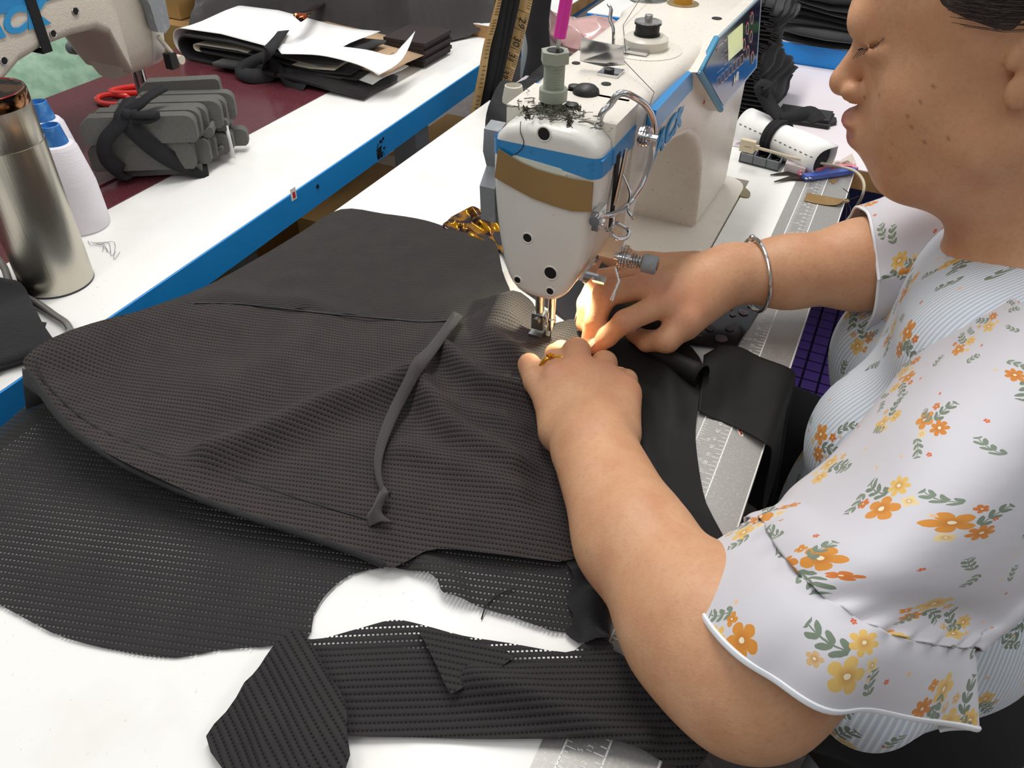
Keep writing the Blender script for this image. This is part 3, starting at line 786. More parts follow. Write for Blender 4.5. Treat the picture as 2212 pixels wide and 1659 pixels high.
# --- right arm
WR = U(1580, 592, .052); AR = U(1700, 588, .056); BR = U(1860, 572, .062)
ER = Vector((.150, .690, .060)); SR = Vector((.300, .730, .095))
F.chain([WR, AR, BR, ER], [.0255, .0300, .0385, .0420], .02)
F.cone(ER, SR, .044, .055, .03)
R_mcp = [K(1378, 590, .054), K(1398, 620, .058), K(1435, 655, .054), K(1478, 690, .042)]
for m, r in zip(R_mcp, (.0125, .0130, .0130, .0125)):
    F.cone(WR, m, .0205, r, .014)
F.chain([R_mcp[0], K(1292, 606, .058), K(1268, 655, .038), K(1260, 700, .018)], [.0112, .0098, .0088, .0074], .004)
F.chain([R_mcp[1], K(1308, 634, .058), K(1287, 690, .034), K(1273, 732, .012)], [.0118, .0108, .0094, .0078], .004)
F.chain([R_mcp[2], K(1350, 694, .046), K(1312, 727, .026), K(1288, 750, .011)], [.0115, .0098, .0088, .0078], .004)
F.chain([R_mcp[3], K(1440, 735, .028), K(1398, 737, .017), K(1370, 722, .012)], [.0125, .0108, .0092, .0080], .005)
F.cone(K(1530, 640, .040), K(1478, 700, .034), .020, .014, .012)
F.chain([K(1500, 580, .042), K(1400, 575, .040), K(1347, 563, .036), K(1312, 553, .034)], [.017, .0125, .0108, .0090], .008)
me, V = F.mesh('body', 2)
del F
# colour attribute: lips, moles, knuckles, brows (what the skin itself is coloured)
def near(c, r): return np.exp(-((V - np.array(c)) ** 2).sum(1) / (r * r))
tint = np.zeros((len(V), 4), np.float32); tint[:, 3] = 1
for c, r, w in (((.0130, HY, .2110), .0090, 1.0), ((.0140, HY - .009, .2105), .008, .9), ((.0175, HY - .015, .2080), .005, .6), ((.0200, HY, .1985), .0095, 1.0), ((.0205, HY - .009, .1990), .008, 1.0), ((.0225, HY - .015, .2020), .005, .6)):
    tint[:, 0] = np.maximum(tint[:, 0], w * near(c, r))
for q, r in (((2013, 188), .0016), ((2000, 308), .0016), ((1958, 249), .0016), ((1927, 312), .0014), ((1972, 276), .0014), ((1990, 218), .0012), ((2052, 300), .0012), ((1897, 205), .001), ((1865, 210), .001), ((1815, 215), .0016), ((1925, 340), .001)):
    # spots on the cheek: find the skin point seen in that direction
    d = np.array(ray(*q)); d /= np.linalg.norm(d); o = V - np.array(CAM); t = o @ d
    dist = np.linalg.norm(o - t[:, None] * d, axis=1); cand = np.where(dist < .004)[0]
    if len(cand):
        p = V[cand[np.argmin(t[cand] + 20 * dist[cand])]]
        tint[:, 1] = np.maximum(tint[:, 1], .65 * near(p, max(r * .7, .0011)))
for m in L_mcp + R_mcp:
    tint[:, 2] = np.maximum(tint[:, 2], .8 * near(m + Vector((0, 0, .010)), .018))
for c in (K(1292, 606, .066), K(1308, 634, .068), K(1350, 694, .054), K(1245, 760, .044), K(1145, 790, .024), K(1215, 750, .012), K(1288, 750, .016), K(1312, 553, .042), EL + Vector((0, 0, -.04))):
    tint[:, 2] = np.maximum(tint[:, 2], .8 * near(c, .013))
for k in range(9):
    c = Vector((.002 + .0022 * k + .0002 * k * k, HY - .014 - .0046 * k, .2900 + .0006 * k))
    tint[:, 1] = np.maximum(tint[:, 1], .30 * near(c, .0048))
at = me.color_attributes.new('tint', 'FLOAT_COLOR', 'POINT'); at.data.foreach_set('color', tint.ravel())
ms_ = bpy.data.materials.new('skin'); ms_.use_nodes = True; t = NT(ms_); p = t.n['Principled BSDF']
a = t.add('VertexColor', layer_name='tint'); sp = t.add('SeparateColor'); t.l.new(a.outputs[0], sp.inputs[0])
co = t.add('TexCoord').outputs['Object']
c = t.mix(t.ramp(t.noise(co, 38, 5), .35, .7), lin('#d6a57f'), lin('#cb9570'))
c = t.mix(t.math('MULTIPLY', t.ramp(t.noise(co, 300, 3), .5, .8), .35), c, lin('#b97f5b'))
c = t.mix(t.math('MULTIPLY', sp.outputs[2], .5), c, lin('#cc826a'))
c = t.mix(sp.outputs[0], c, lin('#a3545a'))
c = t.mix(t.math('MULTIPLY', sp.outputs[1], .85), c, lin('#5d3a29'))
t.l.new(c, p.inputs['Base Color'])
p.inputs['Roughness'].default_value = .48; p.inputs['Specular IOR Level'].default_value = .35
p.inputs['Subsurface Weight'].default_value = .12; p.inputs['Subsurface Radius'].default_value = (.006, .0025, .0012); p.inputs['Subsurface Scale'].default_value = 1
bmp = t.add('Bump'); bmp.inputs['Strength'].default_value = .30; bmp.inputs['Distance'].default_value = .0007
vo = t.add('TexVoronoi'); vo.inputs['Scale'].default_value = 620; t.l.new(co, vo.inputs['Vector'])
hh = t.math('ADD', t.noise(co, 260, 4), t.math('MULTIPLY', vo.outputs['Distance'], .5))
t.l.new(hh, bmp.inputs['Height']); t.l.new(bmp.outputs[0], p.inputs['Normal'])
MATS['skin'] = ms_
body = link('body', me, ms_, person, 179)
# hair pulled back: a cap following the skull plus loose strands
F = Field((-.02, HY - .10, .20), (.24, HY + .10, .44), .0025)
F.ell((.104, HY, .330), (.102, .081, .091), .01, RY)
F.ell((.190, HY, .330), (.035, .040, .040), .02)
F.cone((-.06, HY, .285), (.060, HY, .315), .058, .040, .01, sub=True)
for s in (-1, 1):
    F.cone((-.01, HY + s * .09, .262), (.090, HY + s * .085, .268), .050, .033, .012, sub=True)
    F.ell((.119, HY + s * .080, .290), (.022, .018, .034), .006, RY, sub=True)
    F.ell((.130, HY + s * .08, .245), (.05, .05, .036), .008, sub=True)
F.ell((.10, HY, .20), (.12, .09, .055), .01, sub=True)
mh, Vh = F.mesh('hair', 2)
mhair = bpy.data.materials.new('hair'); mhair.use_nodes = True; t = NT(mhair); p = t.n['Principled BSDF']
co = t.add('TexCoord').outputs['Object']
st = t.noise(t.vmath('MULTIPLY', co, (40, 300, 500)), 1.0, 3)
t.l.new(t.mix(st, lin('#231a17'), lin('#4a3a33')), p.inputs['Base Color']); p.inputs['Roughness'].default_value = .45
bm_ = t.add('Bump'); bm_.inputs['Strength'].default_value = .8; bm_.inputs['Distance'].default_value = .002; t.l.new(st, bm_.inputs['Height']); t.l.new(bm_.outputs[0], p.inputs['Normal'])
hair = link('hair', mh, mhair, person, 179)
b = B(); rh = random.Random(5)
def skull(x, z, s=-1, off=.0):
    a = (x - .104) / .104; c = (z - .328) / .093
    return Vector((x, HY + s * (.081 + off) * math.sqrt(max(.02, 1 - a * a - c * c)), z))
for i in range(170):
    z0 = rh.uniform(.302, .385); x0 = .058 + (z0 - .30) * -.30 + rh.uniform(.0, .016); z1 = .322 + (z0 - .30) * .5
    b.tube([skull(x0 + (.175 - x0) * k / 5, z0 + (z1 - z0) * k / 5 - .004 * math.sin(k), -1, .0015 + .002 * rh.random()) for k in range(6)], .00018, 4)
# fine sideburn wisps in front of the ear and on the neck
for i in range(0):
    x = rh.uniform(.074, .092); p0 = Vector((x, HY - .075, .302 + rh.uniform(-.006, .006)))
    b.tube([p0, p0 + Vector((.004, -.001, -.022)), p0 + Vector((.002 + rh.uniform(-.004, .004), .003, -.045 - rh.random() * .02))], .00009, 4)
for i in range(0):
    p0 = Vector((.135 + rh.uniform(-.006, .01), HY - .050, .205 + rh.uniform(-.02, .02)))
    b.tube([p0, p0 + Vector((-.008, -.003, -.015)), p0 + Vector((-.02, .0, -.030))], .00008, 4)
hs = b.build('hair_strands', mhair, hair); hs['kind'] = 'stuff'
# lashes and lid crease of the lowered left eye
b = B()
lid = [H(1856 + 7.2 * k, 108 - 2.2 * k - .16 * k * k + .0 * k, -.019 - .0031 * k) + Vector((-.0008, -.0004, 0)) for k in range(9)]
b.tube(lid, [.0004 + .0007 * math.sin(math.pi * k / 8) for k in range(9)], 6)
for k in range(1, 9):
    for j in range(3):
        q = lid[k] + Vector((0, -.0008 * j, 0)); b.tube([q, q + Vector((-.0022, -.0016, -.0034)), q + Vector((-.0034, -.0022, -.0062))], .00018, 4)
b.build('eyelashes', mat('lash_dark', '#2b1f1b', .7), body)

# nails
m_nail = mat('nail', '#d9a08c', .25)
def nail(c, d, nrm, L=.0105, Wd=.0085):
    d = Vector(d).normalized(); nrm = Vector(nrm).normalized(); sd = d.cross(nrm).normalized(); nrm = sd.cross(d)
    rings = []
    for i in range(7):
        a = -1 + 2 * i / 6; w = Wd / 2 * math.sqrt(max(.05, 1 - abs(a) ** 3))
        rings.append([Vector(c) + d * a * L / 2 + sd * w * u + nrm * (.0010 * (1 - u * u) - .0004 * a * a) for u in (-1, -.6, -.2, .2, .6, 1)])
    B().loft(rings, False, closed=False).build('fingernail', m_nail, body, 60)
def fnail(px, py, z, px2, py2, z2, up=.007, L=.0105, Wd=.0085, n=(-.25, -.45, .85)):
    a, c = K(px, py, z), K(px2, py2, z2); d = (c - a).normalized(); n = Vector(n); n = (n - d * n.dot(d)).normalized()
    nail(a + (c - a) * .72 + n * up, d, n, L, Wd)
fnail(1312, 727, .026, 1288, 750, .011, .0078)
fnail(1268, 655, .038, 1260, 700, .018, .0074, n=(-.9, -.1, .2))
fnail(1398, 737, .017, 1370, 722, .012, .0078, .011, .009, n=(-.2, -.5, .85))
# bracelet on the right wrist, ring on the left index finger
bc = U(1632, 590, .054); ax = (U(1700, 588, .056) - U(1580, 592, .052)).normalized()
e1 = ax.cross(Vector((0, 0, 1))).normalized(); e2 = ax.cross(e1)
tilt = Vector((.10, .30, 0))
rp = []
for k in range(48):
    a = 2 * math.pi * k / 48
    rp.append(bc + (e1 * math.cos(a) + e2 * math.sin(a)) * .0335 + ax * (.006 * math.cos(a)) + Vector((0, 0, -.002)))
br = tag(B().tube(rp, .0019, 10, closed=True).ball(rp[max(range(48), key=lambda k: rp[k].z - .4 * rp[k].x + .5 * rp[k].y)], .0034).build('bracelet', mat('silver', '#cfcdca', .22, 1.0, rnoise=(200, .15, .4))), 'slim silver bangle round the right wrist with a small bead clasp', 'bracelet')
a, c = L_mcp[0], K(1196, 786, .031); d = (c - a).normalized(); ctr = a + (c - a) * .62
e1 = d.cross(Vector((0, 0, 1))).normalized(); e2 = d.cross(e1)
rg = thing('ring', 'gold band with small flower on the left index finger', 'ring', ctr)
m_gold = mat('gold', '#d9a63c', .2, 1.0)
B().tube([ctr + (e1 * math.cos(q) + e2 * math.sin(q)) * .0120 for q in [2 * math.pi * k / 32 for k in range(32)]], .0016, 8, closed=True, flat=1.4).build('band', m_gold, rg)
tp_ = ctr - e2 * .0132 if e2.z < 0 else ctr + e2 * .0132
tp_ = tp_ - e1 * .004 * (1 if e1.x > 0 else -1)
b = B()
for k in range(5):
    b.ball(tp_ + (d * math.cos(k * 1.257) + e1 * math.sin(k * 1.257)) * .0022, .0014, 8)
b.ball(tp_, .0016, 8)
b.build('flower', m_gold, rg)
# ------------------------------------------------------------------ floral fabric
def floral(name, base, rib=0.0):
    m = bpy.data.materials.new(name); m.use_nodes = True; t = NT(m); p = t.n['Principled BSDF']
    uv = t.add('UVMap').outputs[0]
    wob = t.noise(uv, 160, 2, out='Color')
    uvw = t.vmath('ADD', uv, t.vmath('MULTIPLY', t.vmath('SUBTRACT', wob, (.5, .5, .5)), (.0022, .0022, 0)))
    col = lin(base)
    if rib:
        sx = t.add('SeparateXYZ'); t.l.new(uv, sx.inputs[0])
        w = t.math('SINE', t.math('MULTIPLY', sx.outputs[0], 2 * math.pi / rib))
        w01 = t.math('MULTIPLY_ADD', w, .5, .5)
        col = t.mix(t.math('POWER', w01, 2.0), lin('#c3cfdc'), lin('#eef2f6'))
    def cells(S, off, rnd=.85):
        v = t.vmath('ADD', t.vmath('MULTIPLY', uvw, (1 / S, 1 / S, 0)), off)
        n = t.add('TexVoronoi', voronoi_dimensions='2D'); n.inputs['Scale'].default_value = 1; n.inputs['Randomness'].default_value = rnd
        t.l.new(v, n.inputs['Vector'])
        loc = t.vmath('SUBTRACT', v, n.outputs['Position'])
        sc = t.add('SeparateColor'); t.l.new(n.outputs['Color'], sc.inputs[0])
        return loc, sc.outputs
    def rotd(loc, ang):
        r = t.add('VectorRotate', rotation_type='Z_AXIS'); t.l.new(loc, r.inputs['Vector']); t.put(r.inputs['Angle'], ang)
        return r.outputs[0]
    def xy(v):
        s = t.add('SeparateXYZ'); t.l.new(v, s.inputs[0]); return s.outputs[0], s.outputs[1]
    def flower(col, loc, R, petals, c1, c2, pick):
        x, y = xy(loc); r = t.vmath('LENGTH', loc, out=1); th = t.math('ARCTAN2', y, x)
        pet = t.math('ABSOLUTE', t.math('COSINE', t.math('MULTIPLY', th, petals / 2)))
        rad = t.math('MULTIPLY', t.math('MULTIPLY_ADD', t.math('POWER', pet, .55), .55, .45), R)
        mk = t.math('LESS_THAN', r, rad)
        cc = t.mix(pick, lin(c1), lin(c2))
        cc = t.mix(t.math('MULTIPLY', t.ramp(t.math('DIVIDE', r, R), .55, .2), .45), cc, lin('#b5671f'))
        cc = t.mix(t.math('LESS_THAN', r, R * .16), cc, lin('#f5e6c6'))
        return t.mix(mk, col, cc)
    def sprig(col, loc, L, c):
        x, y = xy(loc)
        inside = t.math('LESS_THAN', t.math('ABSOLUTE', x), L)
        curve = t.math('MULTIPLY', t.math('MULTIPLY', x, x), 1.2)
        y2 = t.math('SUBTRACT', y, curve)
        ay = t.math('ABSOLUTE', y2)
        per = L * .62
        q = t.math('SUBTRACT', t.math('FRACT', t.math('DIVIDE', t.math('SUBTRACT', x, t.math('MULTIPLY', ay, .8)), per)), .5)
        q = t.math('DIVIDE', q, .36)
        w = t.math('DIVIDE', t.math('SUBTRACT', ay, L * .24), L * .22)
        leaf = t.math('LESS_THAN', t.math('ADD', t.math('MULTIPLY', q, q), t.math('MULTIPLY', w, w)), 1)
        stem = t.math('LESS_THAN', ay, L * .045)
        mk = t.math('MULTIPLY', t.math('MAXIMUM', leaf, stem), inside)
        return t.mix(mk, col, lin(c))
    S = .062
    loc, rnd = cells(S, (3.3, 1.7, 0)); ang = t.math('MULTIPLY', rnd[0], 6.28)
    lr = rotd(loc, ang)
    col = sprig(col, t.vmath('ADD', lr, (-.16, .02, 0)), .17, '#74826f')
    col = flower(col, t.vmath('ADD', lr, (.10, .13, 0)), .145, 5, '#d98f33', '#e3bd6c', t.math('GREATER_THAN', rnd[1], .5))
    col = flower(col, t.vmath('ADD', lr, (.06, -.13, 0)), .115, 7, '#e4bb66', '#d2832c', t.math('GREATER_THAN', rnd[2], .5))
    col = flower(col, t.vmath('ADD', lr, (-.13, .17, 0)), .060, 5, '#d2762b', '#d8b583', t.math('GREATER_THAN', rnd[1], .4))
    col = flower(col, t.vmath('ADD', lr, (.24, -.02, 0)), .062, 4, '#e9cf97', '#d98f33', t.math('GREATER_THAN', rnd[0], .6))
    loc, rnd = cells(.047, (9.1, 5.2, 0), .9)
    col = sprig(col, rotd(loc, t.math('MULTIPLY', rnd[0], 6.28)), .165, '#7d8b78')
    loc, rnd = cells(.040, (1.4, 7.7, 0), .9)
    col = flower(col, loc, .045, 5, '#d9694a', '#e8c9a8', t.math('GREATER_THAN', rnd[0], .4))
    t.l.new(col, p.inputs['Base Color']); p.inputs['Roughness'].default_value = .75; p.inputs['Sheen Weight'].default_value = .2
    bp = t.add('Bump'); bp.inputs['Strength'].default_value = .35; bp.inputs['Distance'].default_value = .004
    hgt = t.noise(uv, 14, 3)
    if rib: hgt = t.math('ADD', hgt, t.math('MULTIPLY', w01, .16))
    t.l.new(hgt, bp.inputs['Height']); t.l.new(bp.outputs[0], p.inputs['Normal'])
    return m
m_flor = floral('floral_voile', '#d2d0d6')
m_florr = floral('floral_rib', '#dfe6ee', .0042)
m_hemw = mat('white_piping', '#f2f5fa', .7)
def sheet(rows, nu, nv, closed_u=False):
    """smooth surface through rows of 3-D points"""
    R1 = [cr(r, nu, closed_u) for r in rows]
    cols = [cr([R1[i][j] for i in range(len(R1))], nv) for j in range(len(R1[0]))]
    return [[cols[j][i] for j in range(len(cols))] for i in range(len(cols[0]))]
def grid_mesh(name, G, wrap=False, disp=None, uoff=(0, 0)):
    nv, nu = len(G), len(G[0])
    P = np.array([[tuple(q) for q in r] for r in G])
    du = np.linalg.norm(np.diff(P, axis=1), axis=2); dv = np.linalg.norm(np.diff(P, axis=0), axis=2)
    u = np.concatenate([np.zeros((nv, 1)), np.cumsum(du, 1)], 1); u = u - u[:, nu // 2:nu // 2 + 1]
    v = np.concatenate([np.zeros((1, nu)), np.cumsum(dv, 0)], 0)
    tu = np.gradient(P, axis=1); tv = np.gradient(P, axis=0); nrm = np.cross(tu, tv); nrm /= np.linalg.norm(nrm, axis=2, keepdims=True) + 1e-9
    if disp is not None:
        i, j = np.meshgrid(np.linspace(0, 1, nv), np.linspace(0, 1, nu), indexing='ij')
        P = P + nrm * disp(i, j, u, v)[..., None]
    me = bpy.data.meshes.new(name)
    fs = [(i * nu + j, i * nu + j + 1, (i + 1) * nu + j + 1, (i + 1) * nu + j) for i in range(nv - 1) for j in range(nu - 1)]
    me.from_pydata([tuple(q) for q in P.reshape(-1, 3)], [], fs)
    l = me.uv_layers.new(name='UVMap')
    vi = np.zeros(len(me.loops), np.int32); me.loops.foreach_get('vertex_index', vi)
    uvs = np.stack([u.ravel() + uoff[0], v.ravel() + uoff[1]], 1)[vi]
    l.data.foreach_set('uv', uvs.astype(np.float32).ravel())
    return me
def thick(o, t):
    md = o.modifiers.new('thickness', 'SOLIDIFY'); md.thickness = t; md.offset = -1; return o
blouse = bpy.data.objects.new('blouse', None)
# torso of the blouse (ribbed, smocked knit)
F = Field((.02, .30, -.34), (.40, .86, .20), .005)
F.ell((.205, .57, .03), (.112, .165, .125), .05)
F.ell((.128, .500, -.030), (.072, .078, .075), .03); F.ell((.128, .645, -.030), (.072, .078, .075), .03)
F.ell((.190, .56, -.19), (.135, .185, .16), .05)
F.cone((.195, .57, .09), (.215, .44, .075), .058, .066, .04); F.cone((.20, .57, .09), (.30, .72, .09), .058, .066, .04)
F.ell((.165, .400, -.19), (.055, .075, .055), .03)
F.cone((.148, .490, .088), (.160, .66, .090), .050, .052, .03)
F.cone((.118, HY, .27), (.172, HY, .120), .060, .046, .010, sub=True)
mt, Vt = F.mesh('blouse', 2)
Vt2 = np.zeros(len(mt.vertices) * 3, np.float32); mt.vertices.foreach_get('co', Vt2); Vt2 = Vt2.reshape(-1, 3)
ang = np.arctan2(Vt2[:, 1] - .57, -(Vt2[:, 0] - .24))
uvv = np.stack([ang * .19, Vt2[:, 2] * 1.05 + .3], 1)
vi = np.zeros(len(mt.loops), np.int32); mt.loops.foreach_get('vertex_index', vi)
l = mt.uv_layers.new(name='UVMap'); l.data.foreach_set('uv', uvv[vi].astype(np.float32).ravel())
bl = link('blouse', mt, m_florr, person, 179)
# near sleeve: puffed tube with a flounce below the seam
def row(ps, dz0=-.055, dz1=-.05):
    P = [U(*q) for q in ps]
    a = P[0] + Vector((.012, .004, dz0)); z = P[-1] + Vector((-.012, .004, dz1))
    return [a] + P + [z]
seam = [(1606, 1142, .058), (1642, 1124, .085), (1680, 1185, .110), (1740, 1255, .124), (1800, 1302, .128), (1870, 1345, .126), (1940, 1375, .116), (2010, 1392, .100), (2070, 1400, .080), (2105, 1402, .060)]
rows = [row([(2085, 640, .085), (2150, 628, .125), (2215, 660, .150), (2290, 700, .155), (2370, 740, .145), (2440, 790, .120), (2500, 850, .09), (2540, 900, .07), (2570, 940, .05), (2590, 960, .04)]),
        row([(2000, 740, .080), (2062, 740, .125), (2140, 775, .155), (2220, 815, .165), (2300, 860, .160), (2370, 910, .140), (2430, 960, .115), (2480, 1000, .09), (2510, 1030, .07), (2530, 1050, .05)]),
        row([(1890, 885, .075), (1955, 880, .120), (2030, 910, .150), (2110, 955, .160), (2190, 1000, .155), (2260, 1045, .135), (2320, 1090, .110), (2370, 1130, .085), (2400, 1155, .065), (2420, 1170, .05)]),
        row([(1790, 985, .072), (1850, 990, .112), (1925, 1030, .142), (2000, 1075, .152), (2080, 1115, .148), (2150, 1155, .130), (2205, 1190, .105), (2250, 1215, .085), (2280, 1230, .065), (2300, 1240, .05)]),
        row([(1700, 1052, .068), (1745, 1062, .102), (1805, 1110, .130), (1880, 1165, .142), (1955, 1210, .140), (2030, 1250, .126), (2095, 1280, .108), (2150, 1300, .088), (2190, 1310, .070), (2215, 1315, .055)]),
        row([(1660, 1098, .064), (1700, 1092, .094), (1745, 1150, .120), (1815, 1215, .134), (1885, 1265, .134), (1955, 1308, .122), (2020, 1335, .106), (2080, 1352, .086), (2120, 1360, .068), (2145, 1362, .055)]),
        row(seam)]
G = sheet(rows, 7, 8)
def pleat(i, j, u, v):
    d = .0022 * np.sin(u * 300 + 3 * np.sin(v * 20)) * np.exp(-((1 - i) / .10) ** 2)
    d += .0038 * np.sin(11 * j + 7 * i + 1.2) * np.exp(-((i - .78) / .22) ** 2)
    d += .003 * np.sin(6 * j - 9 * i) * np.exp(-((i - .45) / .3) ** 2)
    return d
slv = link('sleeve', grid_mesh('sleeve', G, disp=pleat), m_flor, bl, 179); thick(slv, .0008)
hem = [(1490, 1212, .050), (1486, 1245, .066), (1520, 1330, .088), (1585, 1408, .100), (1665, 1468, .104), (1755, 1512, .100), (1850, 1530, .090), (1945, 1548, .074), (2040, 1566, .054), (2104, 1574, .036)]
def lift(ps, dx, dy, dz): return [(a + dx, c + dy, z + dz) for a, c, z in ps]
mid1 = [tuple(seam[k][i] * .68 + hem[k][i] * .32 + (.004 if i == 2 else 0) for i in range(3)) for k in range(10)]
mid2 = [tuple(seam[k][i] * .34 + hem[k][i] * .66 + (.004 if i == 2 else 0) for i in range(3)) for k in range(10)]
rowsF = [row(lift(seam, 0, 0, -.001), -.03, -.02), row(mid1, -.03, -.02), row(mid2, -.03, -.02), row(hem, -.03, -.02)]
GF = sheet(rowsF, 7, 8)
def rip(i, j, u, v): return i * (.0030 * np.sin(17 * j + 1.0) + .002 * np.sin(31 * j)) + .0014 * np.sin(u * 330) * np.exp(-(i / .12) ** 2)
fl = link('sleeve_flounce', grid_mesh('sleeve_flounce', GF, disp=rip, uoff=(.31, .47)), m_flor, bl, 179); thick(fl, .0008)
hp = [Vector(fl.data.vertices[k].co) for k in range(len(fl.data.vertices) - len(GF[0]), len(fl.data.vertices))]
B().tube(hp, .0020, 8, flat=.7).build('hem_piping', m_hemw, fl)
sp_ = [q + Vector((0, 0, .0004)) for q in G[-1]]
# far sleeve round the right arm
ra, rb = U(1874, 560, .064), Vector((.215, .700, .090)); axr = (rb - ra).normalized(); e1 = axr.cross(Vector((0, 0, 1))).normalized(); e2 = e1.cross(axr)
rowsR = []
for k, (t_, r) in enumerate(((-.03, .058), (.12, .061), (.35, .067), (.62, .070), (.85, .070), (1.05, .062))):
    c = ra + (rb - ra) * t_ + Vector((0, 0, -.010 + .012 * math.sin(math.pi * t_)))
    rowsR.append([c + (e1 * math.cos(a) + e2 * math.sin(a) * 1.0) * r * (1 + .05 * math.sin(5 * a + k)) for a in [2 * math.pi * q / 16 + .4 for q in range(17)]])
GR = sheet(rowsR, 4, 6)
fs_ = link('sleeve', grid_mesh('sleeve', GR, disp=lambda i, j, u, v: .002 * np.sin(40 * j + 5 * i) * np.exp(-(i / .25) ** 2), uoff=(.8, .2)), m_flor, bl, 179); thick(fs_, .0008)
B().tube([Vector(fs_.data.vertices[k].co) for k in range(len(GR[0]))], .0013, 6).build('hem_piping', m_hemw, fs_)
# dark trousers on the lap, under the table
F = Field((-.25, .22, -.40), (.42, .86, -.10), .006)
F.ell((.23, .57, -.27), (.13, .20, .10), .04)
F.cone((.22, .46, -.26), (-.16, .36, -.235), .088, .068, .03); F.cone((.22, .67, -.26), (-.16, .76, -.235), .088, .068, .03)
mtr, _ = F.mesh('trousers', 1)
link('trousers', mtr, mat('black_trousers', '#151517', .85), person, 179)
F = Field((-.25, .28, -.75), (0, .84, -.18), .008)
for y in (.36, .76):
    F.cone((-.16, y, -.235), (-.13, y, -.66), .066, .045, .02); F.cone((-.13, y, -.70), (-.235, y, -.72), .04, .03, .02)
mlg, _ = F.mesh('lower_legs', 1)
link('lower_legs', mlg, MATS['black_trousers'], person, 179)
# her stool
stool = thing('stool', 'dark seat under the operator, hidden below the blouse', 'stool', (.27, .57, -.75))
B().lathe([(.16, -.425), (.17, -.42), (.17, -.395), (.16, -.38), (.01, -.376)], (.27, .57, 0), 32).build('seat', m_black_rub, stool)
for a in range(4):
    x, y = .27 + .12 * math.cos(a * 1.571 + .785), .57 + .12 * math.sin(a * 1.571 + .785)
    B().cyl((x, y, -.75), (x, y, -.425), .012, n=12).build('leg', m_steel_leg, stool)
# ------------------------------------------------------------------ cloth lying on the tables
def mesh_fabric(name, c1, c2, pitch=.0050, step=.0027, hole=.5, hu=.62, rough=.85, lined=False):
    """knit with rows of small holes; the holes are real openings"""
    m = bpy.data.materials.new(name); m.use_nodes = True; t = NT(m); p = t.n['Principled BSDF']
    uv = t.add('UVMap').outputs[0]
    s = t.add('SeparateXYZ'); t.l.new(uv, s.inputs[0])
    v = t.math('DIVIDE', s.outputs[1], pitch); rowi = t.math('FLOOR', v); fv = t.math('ABSOLUTE', t.math('SUBTRACT', t.math('FRACT', v), .5))
    uu = t.math('ADD', t.math('DIVIDE', s.outputs[0], step), t.math('MULTIPLY', rowi, .5))
    fu = t.math('ABSOLUTE', t.math('SUBTRACT', t.math('FRACT', uu), .5))
    inrow = t.math('LESS_THAN', fv, hole / 2); inhole = t.math('MULTIPLY', inrow, t.math('LESS_THAN', fu, hu / 2))
    rib = t.ramp(fv, .0, .5)
    n = t.noise(uv, 35, 4)
    col = t.mix(t.ramp(n, .35, .7), lin(c1), lin(c2))
    col = t.mix(t.math('MULTIPLY', rib, .35), col, lin('#454040'))
    if lined: col = t.mix(inhole, col, lin('#0b0a0a'))      # holes backed by black lining
    t.l.new(col, p.inputs['Base Color']); p.inputs['Roughness'].default_value = rough; p.inputs['Sheen Weight'].default_value = .06; p.inputs['Sheen Roughness'].default_value = .4
    p.inputs['Specular IOR Level'].default_value = .3
    bp = t.add('Bump'); bp.inputs['Strength'].default_value = .6; bp.inputs['Distance'].default_value = .0008
    t.l.new(t.math('ADD', rib, t.math('MULTIPLY', fu, .6)), bp.inputs['Height']); t.l.new(bp.outputs[0], p.inputs['Normal'])
    if lined:
        MATS[name] = m; return m
    tr = t.add('BsdfTransparent'); mx = t.add('MixShader'); o = t.n['Material Output']
    t.l.new(inhole, mx.inputs[0]); t.l.new(p.outputs[0], mx.inputs[1]); t.l.new(tr.outputs[0], mx.inputs[2]); t.l.new(mx.outputs[0], o.inputs[0])
    MATS[name] = m
    return m
m_mesh_top = mesh_fabric('mesh_top', '#332d2b', '#3d3432', .0041, .0026, hole=.30, hu=.55, lined=True)
m_mesh_up = mesh_fabric('mesh_upper', '#2d2a28', '#35312d', .0030, .0020, hole=.26, hu=.5, lined=True)
m_mesh_sheer = mesh_fabric('mesh_sheer', '#202021', '#272727', .0048, .0028, hole=.24, hu=.52)
m_mesh_low = mesh_fabric('mesh_low', '#232223', '#292728', .0043, .0025, hole=.28, hu=.5, lined=True)
m_satin = mat('black_satin', '#121211', .62, noise=(9, .45, .7, '#191a15'), bump=(60, .15), spec=.25)

